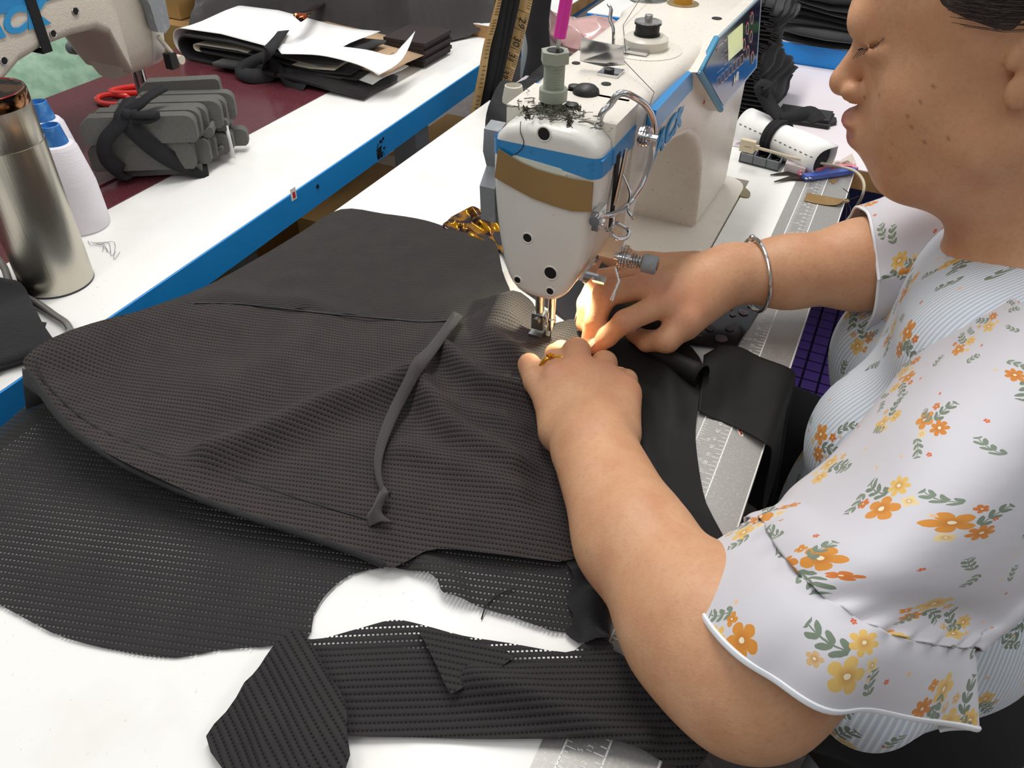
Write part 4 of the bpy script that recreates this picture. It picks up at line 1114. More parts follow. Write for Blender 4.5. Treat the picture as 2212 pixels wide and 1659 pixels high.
def segdist(P, poly):
    d = np.full(len(P), 9.0)
    for a, b in zip(poly[:-1], poly[1:]):
        a = np.array(a[:2]); b = np.array(b[:2]); ab = b - a; u = np.clip(((P - a) @ ab) / (ab @ ab + 1e-12), 0, 1)
        d = np.minimum(d, np.linalg.norm(P - a - u[:, None] * ab, axis=1))
    return d
class Cloth:
    def __init__(s, outline, ridges=(), base=None, noise=.0006, smooth=4, pw=2.5, seed=1, floor=.0008):
        P = [U(*q) for q in outline]
        s.out = cr(P, smooth, True) if smooth > 1 else P
        s.bz = np.array([q.z for q in s.out]); s.bx = np.array([(q.x, q.y) for q in s.out])
        s.base = base; s.pw = pw; s.noise = noise; s.floor = floor
        s.rid = []
        for pts, h, w in ridges:
            L = [U(a, b, .012) for a, b in pts]; s.rid.append((cr([(q.x, q.y, 0) for q in L], 5), h, w))
        r = np.random.RandomState(seed); s.wv = [(r.uniform(-1, 1, 2) * 60, r.uniform(0, 6.3)) for _ in range(7)]
    def z(s, Q):
        Q = np.asarray(Q, float).reshape(-1, 2)
        d = np.linalg.norm(Q[:, None, :] - s.bx[None], axis=2) + 1e-5; w = d ** -s.pw
        z = (w * s.bz).sum(1) / w.sum(1)
        dm = d.min(1)
        if s.base is not None:
            f = 1 - np.exp(-(dm / .035) ** 2); z = z * (1 - f) + s.base * f
        for L, h, wd in s.rid: z = z + h * np.exp(-(segdist(Q, L) / wd) ** 2)
        for k, ph in s.wv: z = z + s.noise * np.sin(Q @ k + ph)
        return np.maximum(z, s.floor)
    def mesh(s, name, sp=.006, ang=0.0, uvo=(0, 0)):
        n = len(s.out); bx = s.bx
        lo, hi = bx.min(0), bx.max(0)
        gx, gy = np.meshgrid(np.arange(lo[0], hi[0], sp), np.arange(lo[1], hi[1], sp * .866), indexing='ij'); gx = gx + (np.arange(gx.shape[1]) % 2) * sp / 2
        Q = np.stack([gx.ravel(), gy.ravel()], 1)
        # inside test
        ins = np.zeros(len(Q), bool); j = n - 1
        for i in range(n):
            a, b = bx[i], bx[j]; c = ((a[1] > Q[:, 1]) != (b[1] > Q[:, 1])) & (Q[:, 0] < (b[0] - a[0]) * (Q[:, 1] - a[1]) / (b[1] - a[1] + 1e-12) + a[0]); ins ^= c; j = i
        Q = Q[ins]
        if len(Q):
            dd = np.full(len(Q), 9.0)
            for i in range(0, n): dd = np.minimum(dd, np.linalg.norm(Q - bx[i], axis=1))
            Q = Q[dd > sp * .45]
        A = np.concatenate([bx, Q])
        V, E, Fc, *_ = delaunay_2d_cdt([Vector(q) for q in A], [(i, (i + 1) % n) for i in range(n)], [list(range(n))], 1, 1e-7)
        V = np.array([tuple(v) for v in V]); Z = s.z(V)
        me = bpy.data.meshes.new(name); me.from_pydata([(a, b, c) for (a, b), c in zip(V, Z)], [], [tuple(f) for f in Fc])
        c_, s_ = math.cos(ang), math.sin(ang)
        # arc-length-like stretch keeps the rows following the folds
        uv = np.stack([V[:, 0] * c_ + V[:, 1] * s_ + uvo[0], -V[:, 0] * s_ + V[:, 1] * c_ + .35 * Z + uvo[1]], 1)
        vi = np.zeros(len(me.loops), np.int32); me.loops.foreach_get('vertex_index', vi)
        me.uv_layers.new(name='UVMap').data.foreach_set('uv', uv[vi].astype(np.float32).ravel())
        return me
    def at(s, px, py, lift=.0008, z0=.012):
        q = U(px, py, z0)
        for _ in range(3): q = U(px, py, float(s.z((q.x, q.y))[0]))
        return q + Vector((0, 0, lift))
def rowang(a, b, z=.005):
    d = U(*b, z) - U(*a, z); return math.atan2(d.y, d.x)

garm = thing('mesh_garment', 'large black mesh garment spread under the needle, panels seamed and gathered', 'garment', (-.3, .3, 0))
# bottom layer: sheer panel with a curved cut-out
c_low = Cloth([(-70, 975, .004), (0, 925, .004), (60, 872, .006), (110, 850, .006), (300, 900, .003), (560, 1000, .003), (800, 1120, .003), (930, 1180, .003), (880, 1212, .003), (815, 1228, .002), (755, 1244, .002), (705, 1285, .002), (678, 1330, .002), (664, 1380, .002), (590, 1395, .002), (480, 1403, .002), (380, 1420, .002), (280, 1411, .002), (140, 1378, .002), (60, 1340, .002), (0, 1308, .002), (-80, 1275, .002)], noise=.0003, floor=.0012, smooth=3)
a1 = rowang((300, 1150), (700, 1200))
link('under_panel', c_low.mesh('under_panel', .012, a1), m_mesh_sheer, garm, 179)
c_low2 = Cloth([(790, 1150, .004), (820, 1205, .003), (862, 1230, .003), (925, 1246, .003), (946, 1264, .003), (958, 1288, .003), (1000, 1303, .003), (1100, 1332, .003), (1228, 1368, .003), (1262, 1300, .004), (1262, 1230, .004), (1240, 1190, .004), (1050, 1170, .004)], noise=.0004, floor=.0012, smooth=3, ridges=[([(905, 1195), (960, 1235), (985, 1290)], .006, .010)])
link('under_panel', c_low2.mesh('under_panel', .006, a1, (.1, .2)), m_mesh_sheer, garm, 179)
c_low3 = Cloth([(830, 1226, .0015), (925, 1236, .0015), (950, 1280, .0015), (955, 1312, .0015), (930, 1305, .0015), (885, 1265, .0015)], noise=0, floor=.0010, smooth=3)
# upper panel reaching back over the table edge
c_up = Cloth([(737, 452, .004), (830, 464, .004), (920, 477, .004), (985, 498, .004), (1065, 520, .004), (1085, 590, .005), (1105, 650, .008), (1040, 680, .010), (985, 694, .010), (905, 694, .009), (800, 688, .009), (650, 675, .010), (500, 662, .012), (380, 668, .016), (250, 690, .024), (330, 662, .018), (440, 622, .010), (560, 555, .005), (650, 502, .004)], noise=.0005, floor=.003,
              ridges=[([(470, 640), (620, 650), (760, 680)], .004, .015), ([(640, 590), (660, 660)], .004, .012), ([(1095, 560), (960, 660)], .004, .018)])
link('upper_panel', c_up.mesh('upper_panel', .006, rowang((600, 600), (900, 590)), (.2, .1)), m_mesh_up, garm, 179)
# main panel, raised on its folds
c_main = Cloth([(52, 792, .046), (62, 770, .050), (118, 737, .046), (240, 690, .034), (330, 668, .024), (420, 656, .018), (520, 657, .014), (700, 677, .012), (850, 691, .011), (920, 695, .011), (985, 692, .014), (1050, 662, .012), (1105, 640, .012), (1150, 660, .006), (1180, 700, .005), (1250, 688, .005), (1262, 720, .005), (1262, 760, .005), (1235, 840, .006), (1215, 950, .006), (1235, 1100, .007), (1245, 1209, .007), (1093, 1206, .010), (944, 1188, .010), (880, 1212, .010), (838, 1226, .009), (775, 1197, .012), (646, 1152, .016), (497, 1102, .021), (348, 1042, .027), (249, 993, .032), (149, 923, .038), (84, 840, .044)],
    base=.016, noise=.0007, floor=.0042, smooth=3, pw=3,
    ridges=[([(885, 832), (760, 880), (600, 948), (470, 1005)], .019, .015), ([(700, 690), (600, 790), (470, 870)], .004, .030), ([(850, 700), (760, 800), (690, 850)], .003, .022),
            ([(905, 850), (990, 950), (1110, 1010)], .015, .012), ([(960, 770), (1040, 838), (1130, 850)], .014, .010), ([(1075, 668), (1062, 740), (1150, 800)], .012, .013), ([(880, 985), (980, 1020), (1110, 1070)], .009, .013), ([(930, 880), (1040, 905), (1120, 930)], .005, .010), ([(1112, 655), (1100, 700)], .012, .016), ([(120, 780), (300, 830), (480, 850)], .006, .045), ([(870, 1090), (1000, 1110), (1180, 1130)], .004, .025)])
main = link('main_panel', c_main.mesh('main_panel', .0042, rowang((300, 850), (700, 900)), (.05, .3)), m_mesh_top, garm, 179)
# stitched hem line and seam threads
hem_l = [(75, 778), (104, 834), (199, 918), (348, 983), (522, 1037), (661, 1082), (795, 1122)]
B().tube(cr([c_main.at(*q, .0002) for q in hem_l], 8), .0007, 5).build('hem_stitching', m_black_print, main)
sm_l = [(420, 656), (520, 658), (700, 678), (850, 691), (920, 696), (985, 692)]
B().tube(cr([c_main.at(*q, .0006) for q in sm_l], 8), .0009, 5).build('seam', m_black_print, main)
hr_ = [q for q in c_main.out if True]
hb = [(55, 800), (84, 840), (149, 923), (249, 993), (348, 1042), (497, 1102), (646, 1152), (775, 1197), (830, 1222)]; hz = [.046, .044, .038, .032, .027, .021, .016, .012, .009]
B().tube(cr([U(a, c, z) for (a, c), z in zip(hb, hz)], 8), .0026, 10, flat=.7).build('hem_roll', m_black_cloth, main, 179)
# fold of the hem at the raised left corner
b = B(); A_ = [U(50, 795, .046), U(84, 838, .044), U(150, 924, .038), U(230, 985, .033)]; D_ = [U(58, 882, .006), U(100, 868, .008), U(170, 935, .010), U(250, 1000, .012)]
b.loft([A_, [(a * .5 + d * .5) + Vector((-.006, .004, .0)) for a, d in zip(A_, D_)], D_], False, closed=False)
thick(b.build('hem_fold', m_black_cloth, main, 179), .001)
# gathered elastic strip and its twisted end
strip = [(990, 692), (955, 745), (915, 798), (880, 850), (850, 905), (828, 960), (814, 1010), (816, 1050), (832, 1086)]
wd = [25, 25, 26, 26, 26, 24, 20, 17, 15]
ss_ = cr([(x, y, w) for (x, y), w in zip(strip, wd)], 5); strip = [(q.x, q.y) for q in ss_]; wd = [q.z for q in ss_]
ea = [c_main.at(q[0] - w * .42, q[1] - w * .26, .0020) for q, w in zip(strip, wd)]; eb_ = [c_main.at(q[0] + w * .42, q[1] + w * .26, .0034) for q, w in zip(strip, wd)]
for _ in range(10):
    for L3 in (ea, eb_):
        for i in range(1, len(L3) - 1): L3[i] = L3[i] * .5 + (L3[i - 1] + L3[i + 1]) * .25
up_ = lambda q: Vector((q.x, q.y, max(q.z, float(c_main.z((q.x, q.y))[0]) + .0016) + .0006))
for _ in range(8):
    ea = [up_(q) for q in ea]; eb_ = [up_(q) for q in eb_]
    for L3 in (ea, eb_):
        for i in range(1, len(L3) - 1): L3[i] = L3[i] * .4 + (L3[i - 1] + L3[i + 1]) * .3
G_ = [ea, [up_((a + c) / 2) for a, c in zip(ea, eb_)], eb_]
es = link('elastic_strip', grid_mesh('elastic_strip', G_), mat('elastic_black', '#393331', .8, bump=(900, .5), sheen=.15), garm, 179); thick(es, .0012)
te = [(c_main.at(826, 1060, .006), c_main.at(846, 1090, .008)), (c_main.at(806, 1102, .004), c_main.at(846, 1086, .012)), (c_main.at(794, 1118, .002), c_main.at(826, 1118, .007)), (c_main.at(797, 1140, .001), c_main.at(850, 1137, .004))]
G_ = [cr([a for a, _ in te], 5), cr([(a + c) / 2 + Vector((0, 0, .003)) for a, c in te], 5), cr([c for _, c in te], 5)]
thick(link('strip_end', grid_mesh('strip_end', G_), MATS['elastic_black'], es, 179), .001)
# crumpled edge of the garment under the wrist
c_e = Cloth([(1222, 1208, .006), (1262, 1205, .010), (1295, 1290, .010), (1318, 1375, .008), (1268, 1394, .005), (1222, 1368, .004), (1240, 1340, .006), (1225, 1300, .006), (1240, 1260, .007)], noise=.0022, floor=.004, smooth=3, seed=14, ridges=[([(1250, 1230), (1268, 1300), (1275, 1370)], .006, .006), ([(1230, 1330), (1265, 1350)], .005, .005)])
for k in range(7): c_e.wv[k] = (c_e.wv[k][0] * 4, c_e.wv[k][1])
link('crumpled_edge', c_e.mesh('crumpled_edge', .003), m_black_cloth, garm, 179)
tl_ = [U(1112, 1272, .006), U(1075, 1285, .006), U(1050, 1310, .004), U(1040, 1338, .0012)]
B().tube(cr(tl_, 5), .0005, 5).build('thread_tail', m_black_print, garm)

# second cut piece in front
off = thing('cut_fabric', 'black mesh offcut lying in front, its corners folded over', 'fabric', (-.12, .1, 0))
c_f = Cloth([(640, 1385, .005), (700, 1402, .005), (780, 1398, .007), (850, 1396, .009), (910, 1400, .009), (1000, 1410, .008), (1100, 1428, .007), (1222, 1436, .007), (1262, 1420, .007), (1300, 1405, .007), (1340, 1410, .008), (1420, 1480, .008), (1530, 1590, .008), (1500, 1660, .006), (1420, 1640, .005), (1330, 1612, .005), (1200, 1602, .004), (1060, 1598, .004), (900, 1592, .004), (760, 1592, .004), (700, 1570, .005), (640, 1480, .006)],
            noise=.0006, floor=.0025, smooth=3, ridges=[([(1020, 1462), (1130, 1500), (1280, 1560), (1390, 1590)], .009, .009), ([(1040, 1480), (1200, 1480), (1330, 1490)], .004, .012), ([(770, 1450), (900, 1440)], .003, .015)])
c_v = Cloth([(655, 1384, .003), (700, 1378, .004), (780, 1355, .006), (850, 1337, .008), (910, 1347, .008), (1000, 1372, .006), (1100, 1390, .006), (1222, 1410, .006), (1262, 1388, .006), (1300, 1375, .006), (1325, 1415, .006), (1200, 1450, .005), (1000, 1440, .005), (850, 1425, .005), (700, 1415, .004)], noise=.0003, floor=.0022, smooth=3)
link('sheer_edge', c_v.mesh('sheer_edge', .0045, rowang((760, 1480), (1100, 1470)), (.3, .1)), m_mesh_sheer, off, 179)
link('lower_sheet', c_f.mesh('lower_sheet', .0045, rowang((760, 1480), (1100, 1470)), (.3, .1)), m_mesh_low, off, 179)
c_g = Cloth([(445, 1590, .006), (488, 1535, .010), (530, 1480, .012), (560, 1440, .013), (590, 1402, .014), (632, 1364, .014), (664, 1378, .014), (705, 1450, .014), (744, 1512, .013), (750, 1585, .012), (742, 1680, .010), (560, 1720, .010), (480, 1660, .008)], noise=.0006, floor=.006, smooth=2,
            ridges=[([(532, 1480), (560, 1560), (570, 1680)], .004, .006), ([(600, 1400), (650, 1520), (660, 1650)], .003, .012)])
link('folded_flap', c_g.mesh('folded_flap', .0045, rowang((640, 1400), (720, 1540)), (.15, .6)), m_mesh_low, off, 179)
c_h = Cloth([(903, 1350, .010), (920, 1388, .014), (945, 1440, .014), (974, 1497, .013), (1010, 1475, .013), (1045, 1462, .012), (1110, 1420, .010), (1060, 1395, .010), (980, 1368, .010)], noise=.0003, floor=.009, smooth=2)
link('triangle_flap', c_h.mesh('triangle_flap', .005, rowang((930, 1420), (1040, 1440)), (.7, .2)), m_mesh_low, off, 179)

# satin lining at the operator's side, falling over the table edge
sat = thing('satin_lining', 'smooth black satin cloth with rolled fold, draped over the ruler edge', 'fabric', (-.02, .5, 0))
c_s = Cloth([(1250, 745, .004), (1330, 735, .005), (1420, 735, .007), (1480, 742, .010), (1520, 790, .010), (1512, 850, .006), (1505, 900, .004), (1502, 950, .003), (1510, 1020, .003), (1525, 1090, .003), (1565, 1185, .003), (1480, 1180, .003), (1380, 1060, .004), (1300, 960, .005), (1240, 860, .005)], noise=.0008, floor=.0045, smooth=3, ridges=[([(1440, 780), (1460, 900)], .004, .010), ([(1360, 790), (1420, 1000)], .004, .012)])
link('left_fall', c_s.mesh('left_fall', .006), m_satin, sat, 179)
ed = T1X1 + .0035
def drape(pts, n=10):
    """top edge points (px,py) lying on the table, continued over the edge and down"""
top_l = [(1508, 888, .004), (1535, 898, .004), (1560, 905, .004), (1600, 927, .004), (1648, 962, .004)]
top_u = [(1520, 768, .010), (1560, 752, .009), (1600, 757, .008), (1640, 772, .007), (1702, 796, .006)]
rowsS = []
for k in range(7):
    f_ = k / 6
    rowsS.append([U(*top_u[i]) * (1 - f_) + U(*top_l[i]) * f_ + Vector((0, 0, .003 * math.sin(3 * f_ + i))) for i in range(5)])
for r in rowsS:
    y = r[-1].y; z0 = .006
    r[-1] = Vector((ed - .002, y, z0))
    r += [Vector((ed + .004, y + .002, -.006)), Vector((ed + .008 + .004 * math.sin(y * 60), y + .004, -.05)), Vector((ed + .012 + .006 * math.sin(y * 50), y + .004, -.13)), Vector((ed + .020, y, -.20))]
G_ = sheet(rowsS, 5, 5)
thick(link('edge_fall', grid_mesh('edge_fall', G_), m_satin, sat, 179), .0006)
rl0, rl1 = U(1517, 815, .0135), U(1400, 752, .010)
b = B(); rings = []
for k in range(7):
    c = rl0 * (1 - k / 6) + rl1 * (k / 6); r = .0100 * (1 - .45 * k / 6)
    d = (rl1 - rl0).normalized(); u = d.cross(Vector((0, 0, 1))).normalized(); w = u.cross(d)
    rings.append([c + u * r * math.cos(a) * (1.0) + w * r * math.sin(a) * 1.15 for a in [2 * math.pi * q / 18 for q in range(18)]])
b.loft(rings, False)
thick(b.build('rolled_fold', m_satin, sat, 179), .0006)

# black plastic film under the work, with dried drops, and a crumpled foil end with painted gold reflections
film = thing('plastic_film', 'thin black plastic film with pale dried drops under the right hand', 'film', (-.08, .6, .002))
c_p = Cloth([(1060, 500, .004), (1180, 508, .0035), (1330, 536, .0035), (1432, 556, .0035), (1560, 600, .0035), (1652, 650, .002), (1612, 717, .002), (1588, 756, .003), (1450, 742, .004), (1280, 735, .004), (1120, 620, .004)], noise=.0002, floor=.0032, smooth=1)
link('sheet', c_p.mesh('sheet', .010), mat('black_film', '#120f12', .22, noise=(7, .4, .7, '#1c141a')), film, 179)
rd = random.Random(9)
md_ = mat('dried_drop', '#5a4c4e', .5)
for x, y, r in ((1558, 730, 15), (1533, 707, 11), (1576, 709, 9), (1606, 673, 12), (1583, 678, 7), (1578, 665, 5), (1512, 724, 5), (1620, 660, 5)):
    c = U(x, y, .0045); rr_ = r / 2350
    B().prism([(c.x + rr_ * (1 + rd.uniform(-.2, .2)) * math.cos(a), c.y + rr_ * (1 + rd.uniform(-.2, .2)) * math.sin(a)) for a in [k * .698 for k in range(9)]], 'z', .0034, .0042).build('drop', md_, film)
foil = thing('reflecting_foil', 'crumpled glossy foil scrap with painted gold reflections behind the machine head', 'foil', (-.32, .62, .002))
c_a = Cloth([(952, 490, .006), (975, 465, .006), (1000, 450, .007), (1035, 455, .008), (1075, 470, .008), (1095, 510, .008), (1085, 545, .006), (1060, 522, .006), (1000, 502, .006)], noise=.0028, floor=.0042, smooth=1, seed=8, ridges=[([(985, 470), (1040, 500)], .006, .006), ([(1010, 460), (1060, 490)], .006, .004), ([(970, 490), (1000, 480)], .004, .004)])
for k in range(7): c_a.wv[k] = (c_a.wv[k][0] * 4.0, c_a.wv[k][1])
link('crumple', c_a.mesh('crumple', .0022), mat('reflecting_foil', '#c8871f', .08, 1.0, noise=(60, .5, .62, '#3a2c30'), noise2=(40, .66, .72, '#6b1026')), foil, 179)  # gold base and dark patches are reflections put into the foil's colour
# ------------------------------------------------------------------ things on the facing table
# stainless flask
tc_ = Vector((-.6605, .3460, 0))
fk = thing('vacuum_flask', 'brushed stainless steel vacuum flask standing on the facing table', 'flask', tc_)
m_brush = mat('brushed_steel', '#c2bdb0', .27, 1.0, bump=(1, .10, (900, 900, 4)))
B().lathe([(.0325, 0), (.0335, .001), (.0335, .145)], tc_, 48).build('body', m_brush, fk)
B().lathe([(.0322, -.0008), (.0336, .0006), (.0336, .0022)], tc_, 48).build('base_ring', mat('navy_base', '#2a2338', .4), fk)
B().lathe([(.0329, .145), (.0333, .147), (.0333, .177), (.0328, .179)], tc_, 48).build('lid', m_brush, fk)
B().lathe([(.0331, .1785), (.0334, .180), (.0334, .1885), (.0326, .1905)], tc_, 48).build('lid_band', mat('bronze_reflections', '#9a6f4c', .15, 1.0, noise=(60, .5, .6, '#2a2320')), fk)  # dark patches on the gold-toned band are painted reflections
B().lathe([(.0326, .1900), (.0312, .1910), (.0296, .1890), (.0280, .1884), (.001, .1884)], tc_, 48).build('lid_top', mat('red_glow_lid', '#8f6a64', .08, .7, noise=(30, .5, .6, '#b51f24')), fk)  # red patches paint a glow into the lid's colour
# two thread cones
m_cone = mat('white_thread', '#e9e4ea', .8, bump=(50, .35, (1, 1, 30)))
m_tube = mat('blue_cone_tube', '#2f6fb4', .35, noise=(90, .5, .7, '#5a93cc'))
def thread_cone(label, o, s=1.0):
    t_ = thing('thread_cone', label, 'thread cone', o, 'thread cones beside the flask')
    B().lathe([(.0255 * s, 0), (.0275 * s, .003), (.0272 * s, .020), (.0262, .050), (.0195 * s, .090), (.0165 * s, .0945), (.012, .0955)], o, 32).build('thread', m_cone, t_)
    B().lathe([(.0130, .094), (.0095, .114), (.0080, .1145), (.0070, .108)], o, 24).build('core', m_tube, t_)
    return t_
thread_cone('white thread cone with blue core, nearer one right against the flask', Vector((-.7290, .4420, 0)))
thread_cone('white thread cone with blue core, farther one half hidden', Vector((-.7850, .4760, .0036)))
b = B(); rf = random.Random(2)
for k in range(5):
    p0 = U(190 + 6 * k, 520 + 2 * k, .0008)
    b.tube(cr([p0, p0 + Vector((.012, -.006 + .004 * k, .001)), p0 + Vector((.022 + .004 * k, -.004 * k, .0006)), p0 + Vector((.032, .002 * k - .01, .0006))], 4), .00025, 4)
tg_ = b.build('thread_ends', mat('grey_thread', '#7d7a86', .8)); tag(tg_, 'loose grey thread ends lying beside the white cone', 'thread')
# folded black cloth at the left edge and a bent grey hook rod
fc = thing('folded_cloth', 'folded black cotton cloth at the left edge of the facing table', 'fabric', (-.66, .28, 0))
for k, (z, s_) in enumerate(((.006, 0), (.013, 3), (.020, -2))):
    c_c = Cloth([(-90, 590 + s_, z), (0, 602 + s_, z), (46, 614 + s_, z), (70, 655, z), (92, 700 + s_, z), (116 + s_, 742, z * .8), (60, 768, z * .6), (0, 786 + s_, z * .6), (-100, 800, z)], noise=.0006, floor=.001, smooth=3, seed=k + 3)
    thick(link('fold', c_c.mesh('fold', .008), m_black_cloth, fc, 179), .006)
hk = [U(-8, 555, .02), U(10, 580, .018), U(22, 612, .014), U(42, 634, .010), U(80, 655, .006), U(120, 683, .005), U(142, 698, .005), U(152, 714, .004)]
tag(B().tube(cr(hk, 6), .0036, 12).build('hook_rod', mat('grey_rod', '#9b9a96', .3, .7)), 'bent grey metal hook rod lying beside the steel flask', 'rod')

# bundle of grey foam pads tied with black tape
foam_o = Vector((-.752, .577, .0036))
er = Vector((.825, .565, 0)); edp = Vector((-.565, .825, 0)); ez_ = Vector((0, 0, 1))
fb = thing('foam_bundle', 'bundle of dark grey foam pads tied with black tape', 'foam pads', foam_o)
m_foam = mat('grey_foam', '#5d5c58', .9, noise=(500, .45, .7, '#66655f'), bump=(700, .2))
def pad(x0, d0, z0, w, h, th, rr=.02, tilt=0.0, lean=0.0, rt_=True):
    """upright pad: profile in the er-z plane, thickness along depth"""
    pr = [(0, 0), (w, 0)] if not rt_ else [(0, .004), (.004, 0), (w - .004, 0), (w, .004)]
    pr += [(w, h - rr)] + [(w - rr + rr * math.sin(a), h - rr + rr * math.cos(a)) for a in (1.2, .8, .4, 0)] + [(.012, h), (0, h - .012)]
    c, s = math.cos(tilt), math.sin(tilt)
    vs = []
    for dd in (0, th):
        for x, z in pr:
            q = foam_o + er * (.004 + .93 * (x0 + x * c - z * s)) + edp * (d0 + dd + lean * z) + ez_ * (.78 * (z0 + x * s + z * c))
            vs.append(q)
    n = len(pr)
    return B().poly(vs, [tuple(range(n))[::-1], tuple(range(n, 2 * n))] + [(i, (i + 1) % n, n + (i + 1) % n, n + i) for i in range(n)], None, .0015, 2).build('foam_pad', m_foam, fb, 40)
rp_ = random.Random(21)
pad(-.056, -.012, .001, .112, .015, .060, .004)
for k in range(6):
    pad(-.074 + .010 * k + rp_.uniform(-.003, .003), -.022 + .0155 * k, .017 - .0015 * k, .128 + .004 * (k % 2), .043 - .003 * k, .0145, .010, -.02, .05)
for k in range(6):
    pad(-.078 + .010 * k + rp_.uniform(-.004, .004), -.024 + .0155 * k, .060 - .001 * k, .138 - .004 * (k % 3), .040 + .002 * (k % 2), .0145, .013, -.015, .08)
pad(-.020, .070, .062, .105, .048, .016, .006, .02)
for x, d, z, w, h in ((.062, .000, .052, .016, .016), (.074, .030, .046, .018, .018), (.070, .046, .022, .018, .014), (.076, .060, .030, .014, .016), (.066, .018, .014, .016, .012)):
    pad(x, d, z, w, h, .022, .003)
# black tape round the bundle, with a knot
m_tape = mat('black_tape', '#17161a', .85, bump=(500, .3))
def ribbon(pts, w, name, par, m=m_tape, tw=None, th=.0012, side=None):
    P = cr(pts, 6); A2, B2 = [], []
    for i, q in enumerate(P):
        t_ = (P[min(i + 1, len(P) - 1)] - P[max(i - 1, 0)]).normalized()
        sd = Vector(side).normalized() if side else t_.cross(FW).normalized()
        sd = (sd - t_ * sd.dot(t_)).normalized()
        ww = w if not isinstance(w, (list, tuple)) else w[0] + (w[1] - w[0]) * i / (len(P) - 1)
        A2.append(q - sd * ww / 2); B2.append(q + sd * ww / 2)
    return thick(link(name, grid_mesh(name, [A2, [(a + c) / 2 for a, c in zip(A2, B2)], B2]), m, par, 179), th)
fr = lambda x, d, z: foam_o + er * (.004 + .93 * x) + edp * d + ez_ * (.78 * z)
ribbon([fr(-.022, .03, .106), fr(-.022, -.018, .106), fr(-.024, -.0295, .095), fr(-.046, -.034, .070), fr(-.050, -.034, .045), fr(-.040, -.0285, .020), fr(-.036, -.018, .010)], [.016, .020], 'tape', fb)
ribbon([fr(-.012, .02, .108), fr(-.014, -.018, .107), fr(-.014, -.030, .094), fr(.004, -.029, .060), fr(.024, -.026, .034), fr(.046, -.016, .012), fr(.062, -.006, .002)], [.022, .020], 'tape', fb)
ribbon([fr(-.016, -.016, .106), fr(.000, -.014, .114), fr(.012, -.006, .122), fr(.030, .010, .128)], [.012, .010], 'tape_tail', fb)
ribbon([fr(-.014, -.024, .104), fr(.004, -.030, .106), fr(.022, -.028, .104), fr(.010, -.030, .098), fr(-.008, -.028, .100)], .009, 'tape_loop', fb)
B().ball(tuple(fr(-.014, -.024, .105)), (.007, .007, .006), 14).build('knot', m_tape, fb)
# white card behind the pads
pad_c = B().poly([fr(.082, .035, .004), fr(.095, .020, .004), fr(.092, .028, .055), fr(.082, .040, .058)], [(0, 1, 2, 3)]).build('card', m_paper); tag(pad_c, 'small white card leaning at the right end of the foam pads', 'card'); thick(pad_c, .0006)
# scissors with red loop handles lying behind the pads
sc_ = thing('scissors', 'scissors with glossy red loop handles behind the foam pads', 'scissors', U(330, 185, .002))
m_redp = mat('red_plastic', '#d8261c', .15, coat=.5)
cc_ = U(310, 196, .006)
B().tube([cc_ + Vector((.036 * math.cos(a) * .8 + .02 * math.sin(a), .030 * math.sin(a) + .010 * math.cos(a), .002)) for a in [k * math.pi / 14 for k in range(28)]], .0045, 10, closed=True).build('loop_handle', m_redp, sc_)
c2_ = U(245, 215, .006)
B().tube([c2_ + Vector((.026 * math.cos(a), .018 * math.sin(a), 0)) for a in [k * math.pi / 12 for k in range(24)]], .004, 10, closed=True).build('loop_handle', m_redp, sc_)
p0, p1 = U(420, 200, .004), U(502, 203, .004); dv = (p1 - p0).normalized(); sv = dv.cross(ez_)
B().poly([p0 - sv * .007, p0 + sv * .007, p1, p0 - sv * .007 + ez_ * .003, p0 + sv * .007 + ez_ * .003, p1 + ez_ * .001], [(2, 1, 0), (3, 4, 5), (0, 1, 4, 3), (1, 2, 5, 4), (2, 0, 3, 5)]).build('blade', mat('dark_blade', '#4b4b4e', .25, .9), sc_, 0)
B().tube([p0 + Vector((-.02, -.004, .002)), p0 + dv * .004], .0045, 8).build('shank', m_redp, sc_)
# strap on the second machine's arm and its dark top box
ys = N2.y - .150
b = B(); ring_ = [(-.829, .224), (-.829, .146), (-.933, .146), (-.933, .224)]
for a in (0, 1):
    pass
xo0, xo1 = N2.x + .0505, N2.x - .052
b.box((xo0, ys - .008, .146), (xo0 + .0016, ys + .004, .2235)); b.box((xo1 - .0016, ys - .008, .146), (xo1, ys + .004, .2235)); b.box((xo1, ys - .008, .2225), (xo0, ys + .004, .2240)); b.box((xo1, ys - .008, .1455), (xo0, ys + .004, .1470))
st_ = b.build('arm_strap', m_tape, mc2, 0)
B().box((N2.x - .05, N2.y - .42, .223), (N2.x + .055, N2.y - .150, .238), .003).build('top_cover', mat('dark_cover', '#5a5960', .35), mc2)
B().tube([N2 + Vector((.046, .012, .120)), N2 + Vector((.046, .030, .092))], .0030, 10).build('lamp_rod', m_cream2, mc2)
B().box((N2.x + .040, N2.y + .018, .078), (N2.x + .052, N2.y + .030, .098), .002).build('lamp_head', m_black_rub, mc2)
B().tube([N2 + Vector((.036, .039, .084)), N2 + Vector((.050, .039, .084))], .006, 16).build('boss', m_cream2, mc2)

